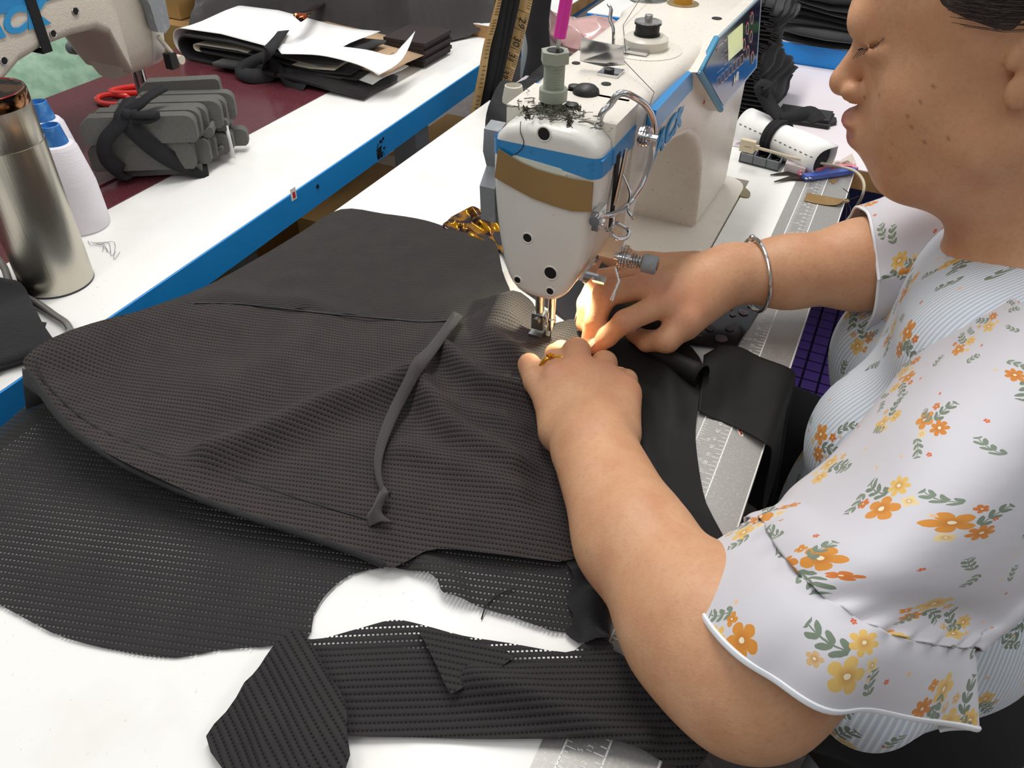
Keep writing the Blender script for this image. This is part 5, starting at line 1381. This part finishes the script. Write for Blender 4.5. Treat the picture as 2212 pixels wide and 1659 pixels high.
# folded paper-and-fabric bundle, bend at its left end
pb = thing('pattern_bundle', 'folded bundle of white patterns and black cloth tied with black strip', 'paper bundle', (-.86, 1.0, 0))
def ucurve(x0, xr_top, xr_bot, zt, zb, n=12):
    r = (zt - zb) / 2; zc = (zt + zb) / 2
    pts = [(xr_top, zt)] + [(x0 + (xr_top - x0) * k / 6, zt + .004 * math.sin(k)) for k in range(5, 1, -1)]
    pts += [(x0 + r - r * math.sin(a) * 1.15, zc + r * math.cos(a)) for a in [math.pi * k / n for k in range(n + 1)]]
    pts += [(x0 + (xr_bot - x0) * k / 5, zb) for k in range(2, 6)]
    return pts
def usheet(name, prof, y0, y1, m, th, yt=None, wob=.002):
    rows = []
    for k in range(6):
        f_ = k / 5
        rows.append([Vector((x, y0 + (y1 - y0) * f_, z + wob * math.sin(9 * x + 5 * f_))) for x, z in prof])
    return thick(link(name, grid_mesh(name, rows), m, pb, 179), th)
usheet('outer_paper', ucurve(-1.045, -.74, -.80, .050, .0055), .930, 1.075, m_paper, .0008)
usheet('black_layer', ucurve(-1.030, -.72, -.70, .0395, .007), .925, 1.06, m_black_knit, .004)
usheet('inner_paper', ucurve(-1.005, -.73, -.72, .030, .020), .928, 1.07, m_paper2, .0008)
usheet('black_layer', ucurve(-.99, -.70, -.69, .0275, .0225), .926, 1.05, m_black_knit, .002)
usheet('black_layer', [(-.95, .016), (-.9, .018), (-.8, .019), (-.74, .014), (-.70, .011), (-.665, .0085)], .905, 1.0, m_black_knit, .006)
usheet('black_layer', [(-.90, .018), (-.85, .020), (-.78, .019), (-.72, .013), (-.67, .009)], .908, 1.01, m_black_knit, .003)
usheet('tan_paper', [(-.92, .038), (-.85, .034), (-.78, .032), (-.72, .028), (-.66, .024)], .960, 1.12, mat('tan_paper', '#b79a7a', .7), .0008)
usheet('lower_paper', [(-.84, .034), (-.78, .030), (-.72, .024), (-.668, .016)], .935, 1.04, m_paper, .0008)
# long top sheet with lifted corner
tsr = [[U(600, 95, .052), U(700, 98, .054), U(790, 108, .052), U(845, 120, .050), U(868, 100, .060), U(897, 68, .075)], [U(600, 105, .053), U(700, 110, .055), U(790, 122, .053), U(835, 138, .047), U(850, 135, .050), U(868, 130, .055)], [U(608, 117, .052), U(690, 120, .052), U(760, 136, .048), U(800, 152, .042), U(812, 160, .038), U(818, 163, .036)]]
thick(link('top_paper', grid_mesh('top_paper', sheet(tsr, 5, 5)), m_paper, pb, 179), .0007)
ribbon([U(612, 66, .056), U(598, 85, .059), U(580, 108, .056), U(568, 130, .035), U(572, 150, .010)], [.018, .020], 'tie', pb)
ribbon([U(580, 118, .045), U(555, 128, .030), U(520, 150, .014), U(540, 164, .012), U(580, 160, .012), U(585, 140, .030)], [.016, .026], 'tie_bow', pb)
ribbon([U(585, 130, .036), U(605, 150, .022), U(625, 180, .006), U(655, 194, .003)], [.010, .018], 'tie_end', pb)
for k in range(6):
    B().box((-.735, 1.075 - .0, .004 + k * .0062), (-.66 + .003 * (k % 2), 1.165, .0095 + k * .0062), .0022, 2, Matrix.Translation((0, 0, 0))).build('folded_strip', mat('brown_black_cloth', '#2e2422', .85, bump=(400, .3)), pb)

# heap of black jersey garments further along the table
hp_ = thing('garment_heap', 'heap of crumpled black jersey garments at the far end of the facing table', 'garments', (-.9, 1.3, 0))
c_j = Cloth([(392, 92, .012), (405, 60, .030), (420, 10, .05), (450, -80, .06), (700, -130, .06), (1000, -90, .06), (1075, 0, .045), (1066, 38, .030), (1010, 62, .018), (950, 85, .010), (890, 100, .006), (840, 90, .012), (740, 78, .016), (640, 68, .018), (540, 62, .020), (470, 68, .018), (420, 84, .014)], base=.088, noise=.006, floor=.004, smooth=3, seed=5,
            ridges=[([(450, 10), (560, 52), (720, 66)], .026, .022), ([(640, 0), (760, 36), (860, 76)], .026, .018), ([(860, 10), (868, 50), (876, 86)], .026, .013), ([(900, 60), (980, 40), (1050, 30)], .014, .020), ([(700, 60), (800, 62)], .010, .015), ([(520, 0), (600, 30)], .015, .02)])
for k in range(7): c_j.wv[k] = (c_j.wv[k][0] * .7, c_j.wv[k][1])
link('jersey', c_j.mesh('jersey', .008), mat('jersey_black', '#2f2b2b', .8, bump=(500, .3), sheen=.25), hp_, 179)
c_j2 = Cloth([(388, 98, .010), (410, 62, .030), (440, 52, .040), (470, 66, .036), (440, 84, .022)], noise=.001, floor=.004, smooth=3)
thick(link('hem_flap', c_j2.mesh('hem_flap', .008), mat('black_gloss_trim', '#1c1c20', .3), hp_, 179), .004)
tr_ = [c_j.at(q[0], q[1], .003, .08) for q in ((722, -6), (690, 14), (664, 30), (642, 44))]
ribbon(tr_, .016, 'foil_trim', hp_, mat('red_gold_trim', '#b5532e', .12, 1.0, noise=(70, .45, .55, '#20181a'), noise2=(90, .6, .66, '#e0b23a')), th=.001)
# board with a plywood edge and papers at the far end
bd = thing('plywood_board', 'white topped plywood board lying beyond the black garments', 'board', (-.65, 1.5, 0))
B().box((-.80, 1.275, .0005), (-.565, 1.75, .021)).build('core', m_wood, bd, 0)
B().box((-.80, 1.275, .021), (-.565, 1.75, .0225)).build('facing', m_white_top, bd, 0)
# cardboard boxes and a green sack behind the table
def carton(label, lo, hi, tape=True):
    t_ = thing('cardboard_box', label, 'box', ((lo[0] + hi[0]) / 2, (lo[1] + hi[1]) / 2, lo[2]))
    B().box(lo, hi, .004).build('carton', mat('cardboard', '#b58f58', .75, noise=(8, .4, .7, '#a57f4a'), bump=(200, .2)), t_, 30)
    if tape:
        ym = (lo[1] + hi[1]) / 2
        B().box((lo[0] - .0005, ym - .025, hi[2] - .0002), (hi[0] + .0006, ym + .025, hi[2] + .0006)).build('tape', m_kraft, t_, 0)
    return t_
carton('open brown cardboard box standing behind the cream machine', (-1.62, 1.12, -.75), (-1.17, 1.60, -.02))
b1 = carton('pale brown cardboard box stacked behind the garment heap', (-1.66, 1.15, -.018), (-1.25, 1.58, .16))
carton('brown cardboard box on the floor seen through the gap between tables', (-1.00, 1.10, -.75), (-.62, 1.75, -.36))
carton('flat brown cardboard box low in the gap, nearer the camera', (-.98, .40, -.75), (-.66, .86, -.52))
gs = thing('green_sack', 'crinkled pale green woven sack behind the cream machine', 'sack', (-1.3, .75, -.75))
F = Field((-1.56, .40, -.76), (-1.09, 1.10, .06), .012)
F.cone((-1.31, .62, -.55), (-1.31, .62, -.10), .20, .17, .05); F.cone((-1.31, .88, -.55), (-1.31, .88, -.12), .19, .16, .05); F.ell((-1.30, .75, -.06), (.16, .22, .08), .05)
mg, _ = F.mesh('woven_bag', 2)
link('woven_bag', mg, mat('green_woven', '#6f8f78', .55, noise=(40, .4, .65, '#8aa78f'), bump=(30, 1.0), rnoise=(30, .35, .7)), gs, 179)
# ------------------------------------------------------------------ hanging straps, tape measure, pole, between the tables
def strap_pts(*q, Y=1.02): return [UY(a, c, Y) for a, c in q]
m_strap = mat('black_webbing', '#121214', .8, bump=(300, .4, (8, 1, 1)))
for k, (xa, xb, lab) in enumerate(((1046, 1084, 'leftmost'), (1056, 1096, 'second'), (1066, 1110, 'rightmost'))):
    Yk = 1.02 + .006 * k
    s_ = ribbon(strap_pts((xa - 2, 300), (xa, 212), (xa + 20, 110), (xb, 0), (xb + 16, -90), Y=Yk), .019, 'hanging_strap', None, m_strap, th=.002, side=(1, 0, 0))
    tag(s_, 'black webbing strap hanging between the tables, %s of three' % lab, 'strap', 'straps hanging between the tables')
# tape measure: broad side with figures, and its narrow turned run
tm = thing('tape_measure', 'tan tape measure with black figures 29 to 32 hanging beside the straps', 'tape measure', UY(1095, 200, 1.045))
m_tan = mat('tan_tape', '#c2a06a', .5, noise=(40, .4, .7, '#b48f58'))
tpx = [(1082, 205), (1096, 160), (1108, 118), (1120, 72), (1130, 30), (1140, -20)]
TP = [UY(a, c, 1.045) for a, c in tpx]
ribbon(TP, .020, 'broad_run', tm, m_tan, th=.0006, side=(1, 0, .35))
TQ = cr(TP, 10)
def along(px_, py_): return UY(px_, py_, 1.0435)
dT = (TP[4] - TP[1]).normalized(); sT = (Vector((1, 0, .35)) - dT * Vector((1, 0, .35)).dot(dT)).normalized(); nT = sT.cross(dT)
if nT.y > 0: nT = -nT
mm = []
for n_, q in ((29, (1127, 50)), (30, (1116, 90)), (31, (1104, 124)), (32, (1091, 160))):
    o = along(*q) + nT * .0008; xd = -dT; yd = sT
    z_ = xd.cross(yd)
    mm.append(text_mesh(str(n_), .0155, Matrix(((xd.x, yd.x, z_.x, o.x), (xd.y, yd.y, z_.y, o.y), (xd.z, yd.z, z_.z, o.z), (0, 0, 0, 1)))))
link('figures', join_meshes(mm, 'figures'), m_black_print, tm, 0)
b = B()
P0, P1_ = TP[0], TP[-1]
for k in range(44):
    f_ = k / 43; q = TQ[int(f_ * (len(TQ) - 1))] + nT * .0009
    L = .006 if k % 4 else .020
    b.tube([q + sT * .0095, q + sT * (.0095 - L)], .00035, 4)
b.build('graduations', m_black_print, tm)
tn_ = [UY(a, c, 1.012) for a, c in ((1018, 275), (1026, 240), (1040, 170), (1052, 100), (1066, 50), (1078, 0), (1092, -60))]
nr = ribbon(tn_, [.016, .007], 'narrow_run', tm, m_tan, th=.0006, side=(1, 0, .2))
b = B(); TN = cr(tn_, 8)
for k in range(2, 40):
    q = TN[int(k / 41 * (len(TN) - 1))] + Vector((0, -.0012, 0)); b.tube([q + Vector((-.001, 0, 0)), q + Vector((.005, 0, .001))], .0004, 4)
b.build('graduations', m_black_print, nr)
pl_ = tag(B().cyl((-.5130, 1.165, -.75), (-.5130, 1.165, .75), .0125, n=24).build('stand_pole', mat('grey_blue_paint', '#a9b2b4', .4)), 'pale grey metal pole rising between the two tables', 'pole')
for q, L in (((1165, 70), 'black cloth strip hanging beside the pale grey pole'),):
    s_ = ribbon([UY(a, c, 1.13) for a, c in ((1150, 175), (1165, 110), (1160, 40), (1170, -60))], [.034, .045], 'hanging_cloth', None, m_black_cloth, th=.004, side=(1, 0, 0)); tag(s_, L, 'fabric')
# dark cloth lump between the machine and the table's back edge
lm = tag(link('dark_cloth', Cloth([(1048, 300, .004), (1055, 262, .030), (1080, 215, .040), (1115, 190, .045), (1180, 140, .050), (1215, 110, .04), (1240, 130, .03), (1180, 190, .03), (1130, 240, .03), (1095, 285, .02), (1085, 330, .004), (1060, 332, .003)], base=.05, noise=.002, floor=.002, smooth=3, seed=12, ridges=[([(1065, 290), (1090, 230), (1150, 180)], .02, .02)]).mesh('dark_cloth', .008), m_black_cloth, None, 179), 'dark brownish black cloth bunched behind the machine head', 'fabric')
# pink translucent bag behind the arm
F = Field((-.62, 1.20, -.02), (-.30, 1.46, .16), .006)
F.ell((-.475, 1.31, .024), (.060, .05, .024), .02); F.cone((-.505, 1.29, .03), (-.535, 1.27, .075), .020, .004, .02); F.ell((-.42, 1.34, .022), (.05, .04, .022), .02)
mbg, Vb = F.mesh('plastic_bag', 1)
rb_ = np.random.RandomState(3); co_ = np.zeros(len(mbg.vertices) * 3, np.float32); mbg.vertices.foreach_get('co', co_); co_ = co_.reshape(-1, 3)
co_ += (.004 * np.sin(co_ @ np.array([[150, 90, 60], [60, 170, 110], [90, 40, 190]]).T)).astype(np.float32); mbg.vertices.foreach_set('co', co_.ravel())
tag(link('plastic_bag', mbg, mat('pink_film', '#e7bdb8', .15, trans=.35, spec=.7), None, 179), 'crinkled pale pink plastic bag behind the machine arm', 'bag')
# pink sleeve on a thin rod in the tension post
pk = thing('thread_rod', 'thin metal rod with bright pink plastic sleeve stuck in the grey post', 'rod', N1 + Vector((-.009, 0, .255)))
r0, r1 = N1 + Vector((-.009, 0, .250)), UY(1226, -16, N1.y - .004); rdv = (r1 - r0)
B().tube([r0, r0 + rdv * 1.3], .0013, 10).build('rod', m_steel, pk)
B().tube([r0 + rdv * .42, r0 + rdv * 2.0], .0045, 18).build('sleeve', mat('pink_plastic', '#ef2fae', .3), pk)

# ------------------------------------------------------------------ beyond the operator's table
bb = thing('bridge_board', 'white board with raw wooden edge joining the two sewing tables', 'board', (.0, 1.2, -.03))
B().box((-.50, 1.001, -.026), (.36, 1.398, -.0008)).build('core', m_wood, bb, 0)
B().box((-.50, 1.001, -.0008), (.36, 1.398, .0006)).build('facing', mat('white_pink_laminate', '#efe6ea', .35), bb, 0)
for x in (-.42, -.08):
    B().box((x - .02, 1.18, -.75), (x + .02, 1.22, -.026)).build('leg', m_steel_leg, bb, 0)
t3 = thing('sewing_table', 'white table with bright blue edge, far right behind the black stacks', 'table', (-.24, 1.9, -.75))
B().box((-.503, 1.402, .004), (.60, 2.5, .034)).build('tabletop', m_white_top, t3, 0)
B().box((-.503, 1.400, -.0008), (.60, 1.402, .0325), .0006).build('edge_band', mat('bright_blue_edge', '#0f86d8', .35), t3, 0)
for x in (-.45, .55):
    for y in (1.46, 2.44):
        B().box((x - .02, y - .02, -.75), (x + .02, y + .02, .004)).build('leg', m_steel_leg, t3, 0)
# tall stack of folded black pieces
ks = thing('fabric_stack', 'tall stack of folded black fabric pieces behind the control panel', 'fabric stack', (-.16, 1.16, 0))
rk = random.Random(6)
for k in range(30):
    z = .0012 + k * .0058; dx = .014 * math.sin(k * .35 - .4) + rk.uniform(-.004, .004) - .0006 * k
    xr = -.110 + dx + (.0 if k < 18 else -.0012 * (k - 18))
    rows = []
    n_ = 9
    prof = [(-.24, z), (-.20, z + .0008), (-.16, z + .0016), (xr - .012, z + .002), (xr - .003, z + .0014 - .001 * (k % 3)), (xr, z - .0012), (xr - .003, z - .0030), (xr - .012, z - .0016)]
    rows = [[Vector((x + .004 * math.sin(j * 1.3 + k), 1.08 + .17 * j / 5, max(zz, .0008) + .0008 * math.sin(j + k))) for x, zz in prof] for j in range(6)]
    thick(link('folded_piece', grid_mesh('folded_piece', rows), m_black_cloth if k % 2 else m_black_knit, ks, 179), .0012)
# dark pile on the far table
dp = thing('fabric_pile', 'broad pile of folded black cloth on the far blue-edged table', 'fabric stack', (-.02, 1.6, .035))
for k in range(7):
    z = .037 + k * .012; xl = -.170 + .006 * math.sin(k * 2.1)
    rows = []
    for j in range(7):
        x = xl + .26 * j / 6; zw = z + .010 * math.sin(j * .9 + k * .5) * (k / 7)
        yf = 1.415 - (.028 * math.sin(math.pi * min(1, j / 4)) if k < 2 else .006 * math.sin(j + k))
        rows.append([Vector((x, yf + .20, zw + .004)), Vector((x, yf + .08, zw + .005)), Vector((x, yf + .02, zw + .004)), Vector((x, yf, max(zw - .001, .0365 if k else .030))), Vector((x, yf + .012, max(zw - .006, .036)))])
    thick(link('folded_piece', grid_mesh('folded_piece', rows), mat('charcoal_cloth', '#2b2b2e', .85, sheen=.4) if k % 3 else m_black_cloth, dp, 179), .002)
B().box((-.02, 1.405, .075), (.08, 1.42, .088), .004).build('green_piece', mat('green_cloth', '#3f6b2c', .8), dp)
# black notched strip on the board
ns = thing('cloth_strip', 'black folded cloth strip with notched end on the white board', 'fabric', U(1740, 255, .002))
so, sx_ = U(1672, 262, .001), U(1788, 280, .001); dsv = (sx_ - so); pv = U(1690, 236, .001) - U(1672, 262, .001)
pts_ = [so, so + dsv, so + dsv + dsv * .02 + pv * .12, so + dsv * .99 + pv * .22, so + dsv * 1.10 + pv * .42, so + dsv * 1.05 + pv * .72, so + dsv * 1.0 + pv * .74, so + dsv * .99 + pv, so + pv]
B().prism([(q.x, q.y) for q in pts_], 'z', .0008, .0062, .001).build('lower_fold', m_black_knit, ns)
B().prism([(q.x, q.y) for q in [so + pv * .1, so + dsv * .97 + pv * .12, so + dsv * .96 + pv * .9, so + pv * .9]], 'z', .0062, .0110, .001).build('upper_fold', m_black_knit, ns)
# rolled white pattern with black tie
rl_a, rl_b = U(1612, 268, .024), U(1782, 346, .021); dv = (rl_b - rl_a).normalized(); u_ = dv.cross(ez_).normalized(); w_ = u_.cross(dv)
if w_.z < 0: w_ = -w_
rp = thing('pattern_roll', 'rolled white paper pattern tied with black cloth, dashed lines printed', 'paper roll', rl_a * .5 + rl_b * .5 - ez_ * .02)
rows = []
for k in range(9):
    c = rl_a + (rl_b - rl_a) * (k / 8); r = .0215 - .0022 * math.exp(-((k - 3.4) / 1.2) ** 2)
    ex_ = .010 if k == 8 else 0
    rows.append([c + dv * (ex_ * math.exp(-((a - 1.6) / .7) ** 2)) + (u_ * math.cos(a) + w_ * math.sin(a)) * r * (1 - .012 * a) for a in [-.9 + 6.6 * j / 30 for j in range(31)]])
thick(link('paper', grid_mesh('paper', rows), m_paper, rp, 179), .0008)
B().tube([rl_a + dv * .004, rl_b - dv * .006], .0165, 20).build('rolled_cloth', m_black_cloth, rp)
b = B()
for k in range(15):
    for aa, o_ in ((-.62 + math.pi * 0, 0),):
        f0 = .04 + k * .064; r = .0222 - .0020 * math.exp(-((f0 * 8 - 3.4) / 1.2) ** 2); q0 = rl_a + (rl_b - rl_a) * f0; q1 = rl_a + (rl_b - rl_a) * (f0 + .028)
        an = math.atan2(.12, 1)
        sgn = 1 if (u_.y < 0) else -1
        dr = (u_ * sgn * math.cos(.30) + w_ * math.sin(.30))
        b.tube([q0 + dr * r, q1 + dr * r], .0006, 4)
b.build('dashed_line', m_black_print, rp)
b = B()
for k in range(4):
    c = rl_a + (rl_b - rl_a) * (.36 + .026 * k)
    b.tube([c + (u_ * math.cos(a) + w_ * math.sin(a)) * (.0222 + .0006 * (k % 2)) for a in [2 * math.pi * j / 24 for j in range(24)]], .0030, 8, closed=True)
tb = b.build('tie', m_tape, rp, 179)
kc_ = rl_a + (rl_b - rl_a) * .40 + w_ * .026
ribbon([kc_, kc_ + Vector((-.02, .012, .012)), kc_ + Vector((-.036, .018, .030)), kc_ + Vector((-.024, .022, .026))], [.016, .022], 'tie_loop', rp)
ribbon([kc_, kc_ + Vector((.018, .010, .004)), kc_ + Vector((.034, .010, .010)), kc_ + Vector((.046, .002, .004))], [.014, .022], 'tie_tail', rp)
# grey tray with compartments
ty = thing('parts_tray', 'small grey plastic tray with compartments beside the machine column', 'tray', U(1645, 345, .001))
ta, tb_, td = U(1595, 350, .0), U(1680, 372, .0), U(1612, 325, .0)
ux_ = (tb_ - ta); vx_ = (td - ta)
m_tray = mat('tray_grey', '#70747a', .4)
def tbox(f0, f1, g0, g1, z0, z1, name, m, par=ty):
    vs = [ta + ux_ * f + vx_ * g + ez_ * z for z in (z0, z1) for f, g in ((f0, g0), (f1, g0), (f1, g1), (f0, g1))]
    return B().poly(vs, [(3, 2, 1, 0), (4, 5, 6, 7), (0, 1, 5, 4), (1, 2, 6, 5), (2, 3, 7, 6), (3, 0, 4, 7)], None, .0004, 1).build(name, m, par, 0)
tbox(0, 1, 0, 1, .0008, .0025, 'floor_plate', mat('tray_dark', '#2c2f33', .5))
for f0, f1, g0, g1 in ((0, 1, 0, .07), (0, 1, .93, 1), (0, .03, 0, 1), (.97, 1, 0, 1), (.33, .36, 0, 1), (.66, .69, 0, 1)):
    tbox(f0, f1, g0, g1, .0008, .0125, 'divider', m_tray)
for k in range(5):
    f_ = .1 + .17 * k; q0 = ta + ux_ * f_ + vx_ * (.3 + .1 * (k % 3)) + ez_ * .004; q = B().tube([q0, q0 + ux_ * .10 + vx_ * .25 + ez_ * .001], .0013, 8).build('bobbin_case_part', m_steel); tag(q, 'small steel fitting in the grey tray, %s from the machine column' % ('first', 'second', 'third', 'fourth', 'fifth')[k], 'fitting', 'steel fittings in the tray')
bx_ = thing('needle_box', 'small pale striped needle box beside the grey tray', 'box', U(1715, 358, .0))
qa, qb, qc = U(1692, 372, .0), U(1735, 384, .0), U(1708, 340, .0)
vs = [qa, qb, qb + (qc - qa), qc]; vs = [v + ez_ * .0008 for v in vs] + [v + ez_ * .012 for v in vs]
B().poly(vs, [(3, 2, 1, 0), (4, 5, 6, 7), (0, 1, 5, 4), (1, 2, 6, 5), (2, 3, 7, 6), (3, 0, 4, 7)], None, .0006, 1).build('case', mat('pale_case', '#c9bfc0', .3), bx_, 0)
b = B()
for k in range(7):
    q0 = qa + (qb - qa) * (.10 + .13 * k) + ez_ * .0123 + (qc - qa) * .2; b.tube([q0, q0 + (qc - qa) * .6], .0006, 4)
b.build('stripes', mat('stripe_grey', '#7f6f74', .5), bx_)
# thread snips with pink and blue handles
sn = thing('thread_snips', 'thread snips with one pink and one blue handle, blades apart', 'snips', U(1760, 385, .001))
def bar(pts, w, z0, z1, name, m):
    P = [U(a, c, z0) for a, c in pts]; L = []
    for i, q in enumerate(P):
        t_ = (P[min(i + 1, len(P) - 1)] - P[max(i - 1, 0)]).normalized(); sd = t_.cross(ez_)
        ww = w[i] if isinstance(w, (list, tuple)) else w
        L.append((q - sd * ww / 2, q + sd * ww / 2))
    poly = [(a.x, a.y) for a, _ in L] + [(c.x, c.y) for _, c in reversed(L)]
    return B().prism(poly, 'z', z0, z1, .0008 if z1 - z0 > .003 else 0).build(name, m, sn, 35)
m_blade = mat('black_blade', '#4a4641', .3, .85)
bar([(1664, 379), (1700, 375), (1728, 380)], [.0005, .0075, .0095], .0012, .0026, 'blade', m_blade)
bar([(1672, 394), (1706, 386), (1738, 386)], [.0005, .0070, .0095], .0018, .0034, 'blade', m_blade)
bar([(1724, 377), (1745, 373), (1776, 369), (1815, 364), (1838, 364), (1848, 371)], [.0075, .0062, .0052, .0058, .0085, .006], .0026, .0080, 'pink_handle', mat('pink_handle', '#e98a9c', .35))
bar([(1736, 387), (1765, 383), (1800, 378), (1830, 374), (1847, 372)], [.0095, .0105, .0100, .0085, .006], .0034, .0090, 'blue_handle', mat('blue_handle', '#4d63b4', .35))
bar([(1779, 378), (1786, 371)], .0045, .0034, .0088, 'thumb_stop', MATS['blue_handle'])
for x, y in ((1742, 385), (1750, 384)):
    q = U(x, y, .0092); B().ball((q.x, q.y, .0092), (.0022, .0022, .0008), 12).build('rivet', m_chrome, sn)
for x, y in ((1731, 376), (1740, 375)):
    q = U(x, y, .0082); B().ball((q.x, q.y, .0082), (.0014, .0014, .0006), 10).build('rivet', m_chrome, sn)
# USB plug and cable
us = thing('usb_cable', 'ivory usb plug and cable running from the column over the table edge', 'cable', U(1700, 340, .01))
m_ivory = mat('ivory_rubber', '#dccfb4', .45)
u0, u1 = U(1604, 312, .030), U(1634, 319, .030); ud = (u1 - u0).normalized(); us_ = ud.cross(ez_).normalized()
MU = Matrix(((ud.x, us_.x, 0, u0.x), (ud.y, us_.y, 0, u0.y), (ud.z, us_.z, 1, u0.z), (0, 0, 0, 1)))
plg = B().box((-.002, -.0042, -.0075), (.0165, .0042, .0075), .0012, 2, MU).build('plug', m_ivory, us)
B().box((.0165, -.0025, -.0030), (.0215, .0025, .0030), .0008, 2, MU).build('strain_relief', m_ivory, us)
B().box((.004, .0042, -.0006), (.0125, .0044, .0006), 0, 1, MU).build('usb_mark', mat('mark_grey', '#a59a84', .5), plg, 0)
cb = [U(1638, 320, .030), U(1665, 327, .028), U(1710, 340, .022), U(1770, 352, .014), U(1820, 361, .010), U(1850, 372, .010), U(1866, 396, .006), U(1862, 425, -.01), U(1846, 452, -.05), U(1835, 475, -.10), U(1830, 520, -.16)]
B().tube(cr(cb, 6), .0018, 10).build('cord', mat('cord_ivory', '#cfc3aa', .5), us)
# scrap of brown tape with thread knot on the ruler, plastic scraps
bt_ = thing('tape_scrap', 'short strip of brown tape stuck on the ruler, thread knotted at its end', 'tape', U(1780, 430, .001))
A_ = [U(1744, 417, .0012), U(1762, 421, .0012), U(1785, 425, .0013), U(1808, 429, .0016), U(1822, 431, .0030)]; D_ = [U(1737, 434, .0012), U(1758, 439, .0012), U(1783, 443, .0014), U(1806, 443, .0030), U(1820, 436, .0070)]
thick(link('strip', grid_mesh('strip', sheet([A_, [(a + c) / 2 for a, c in zip(A_, D_)], D_], 4, 4)), m_kraft, bt_, 60), .0005)
kq = U(1828, 434, .004); b = B()
for a in ((-.008, .02, .006), (.012, .03, -.004), (.010, -.030, -.02), (.004, -.04, -.05), (-.002, -.006, .004)):
    b.tube(cr([kq, kq + Vector(a) * .4 + Vector((.004, .002, .002)), kq + Vector(a)], 5), .0005, 5)
b.build('thread_tails', m_black_print, bt_)
B().ball(tuple(kq), (.0040, .0030, .0026), 12).build('knot', mat('tan_knot', '#b99a72', .7), bt_)
sc2 = thing('plastic_scrap', 'clear crinkled plastic scrap beside the snips', 'plastic', U(1830, 350, .001))
c_cl = Cloth([(1795, 352, .003), (1815, 340, .008), (1838, 338, .009), (1852, 348, .008), (1846, 362, .004), (1815, 360, .004)], noise=.0020, floor=.0010, smooth=1, seed=4)
for k in range(7): c_cl.wv[k] = (c_cl.wv[k][0] * 4, c_cl.wv[k][1])
link('film', c_cl.mesh('film', .003), mat('clear_film', '#d8cbb4', .08, trans=.7), sc2, 60)
sp2 = [U(1790, 389, .0008), U(1812, 388, .0008), U(1800, 398, .0008)]
pt = B().prism([(q.x, q.y) for q in sp2], 'z', .0007, .0014).build('tape_corner', m_kraft); tag(pt, 'tiny brown tape corner under the blue snips handle', 'tape')
st2 = thing('sticker', 'oval red and cream sticker scrap on the grey ruler', 'sticker', U(1599, 933, .001))
q = U(1599, 933, .001)
B().prism([(q.x + .0030 * math.cos(a) - .0016 * math.sin(a), q.y + .0042 * math.sin(a) - .002 * math.cos(a)) for a in [k * .42 for k in range(15)]], 'z', .0006, .0009).build('paper', m_paper2, st2)
for k, (dx, dy) in enumerate(((-.001, .0012), (.0002, 0), (.0012, -.0012), (-.0004, .002), (.0014, -.0022))):
    B().box((q.x + dx - .0007, q.y + dy - .0008, .0009), (q.x + dx + .0007, q.y + dy + .0008, .0011)).build('red_patch', m_red, st2, 0)
# purple quilted mat on a bench beside the operator
bn = thing('bench', 'bench with purple squared mat beyond the table edge', 'bench', (.25, 1.2, -.75))
B().box((.012, .78, -.335), (.50, 2.2, -.300), .008).build('seat_board', mat('mat_purple_dark', '#211c4a', .6), bn)
m_tile = mat('mat_purple', '#54409c', .5, noise=(5, .4, .65, '#6c4690'), bump=(300, .2))
tb0 = B().box((-.0105, -.0105, 0), (.0105, .0105, .0035), .003, 2)
tmsh = bpy.data.meshes.new('mat_square'); bmesh.ops.recalc_face_normals(tb0.b, faces=tb0.b.faces); tb0.b.to_mesh(tmsh); tb0.b.free(); tmsh.materials.append(m_tile)
for i in range(9):
    for j in range(24):
        o = bpy.data.objects.new('mat_square', tmsh); COL.objects.link(o); adopt(o, bn)
        o.location = (.030 + .0245 * i, .80 + .0245 * j, -.300)
B().box((.012, 1.40, -.300), (.50, 2.2, -.290), .004).build('plain_cloth', mat('blue_violet_cloth', '#383f86', .8), bn)
for x in (.06, .45):
    for y in (.84, 2.1):
        B().box((x - .02, y - .02, -.75), (x + .02, y + .02, -.335)).build('leg', m_steel_leg, bn, 0)
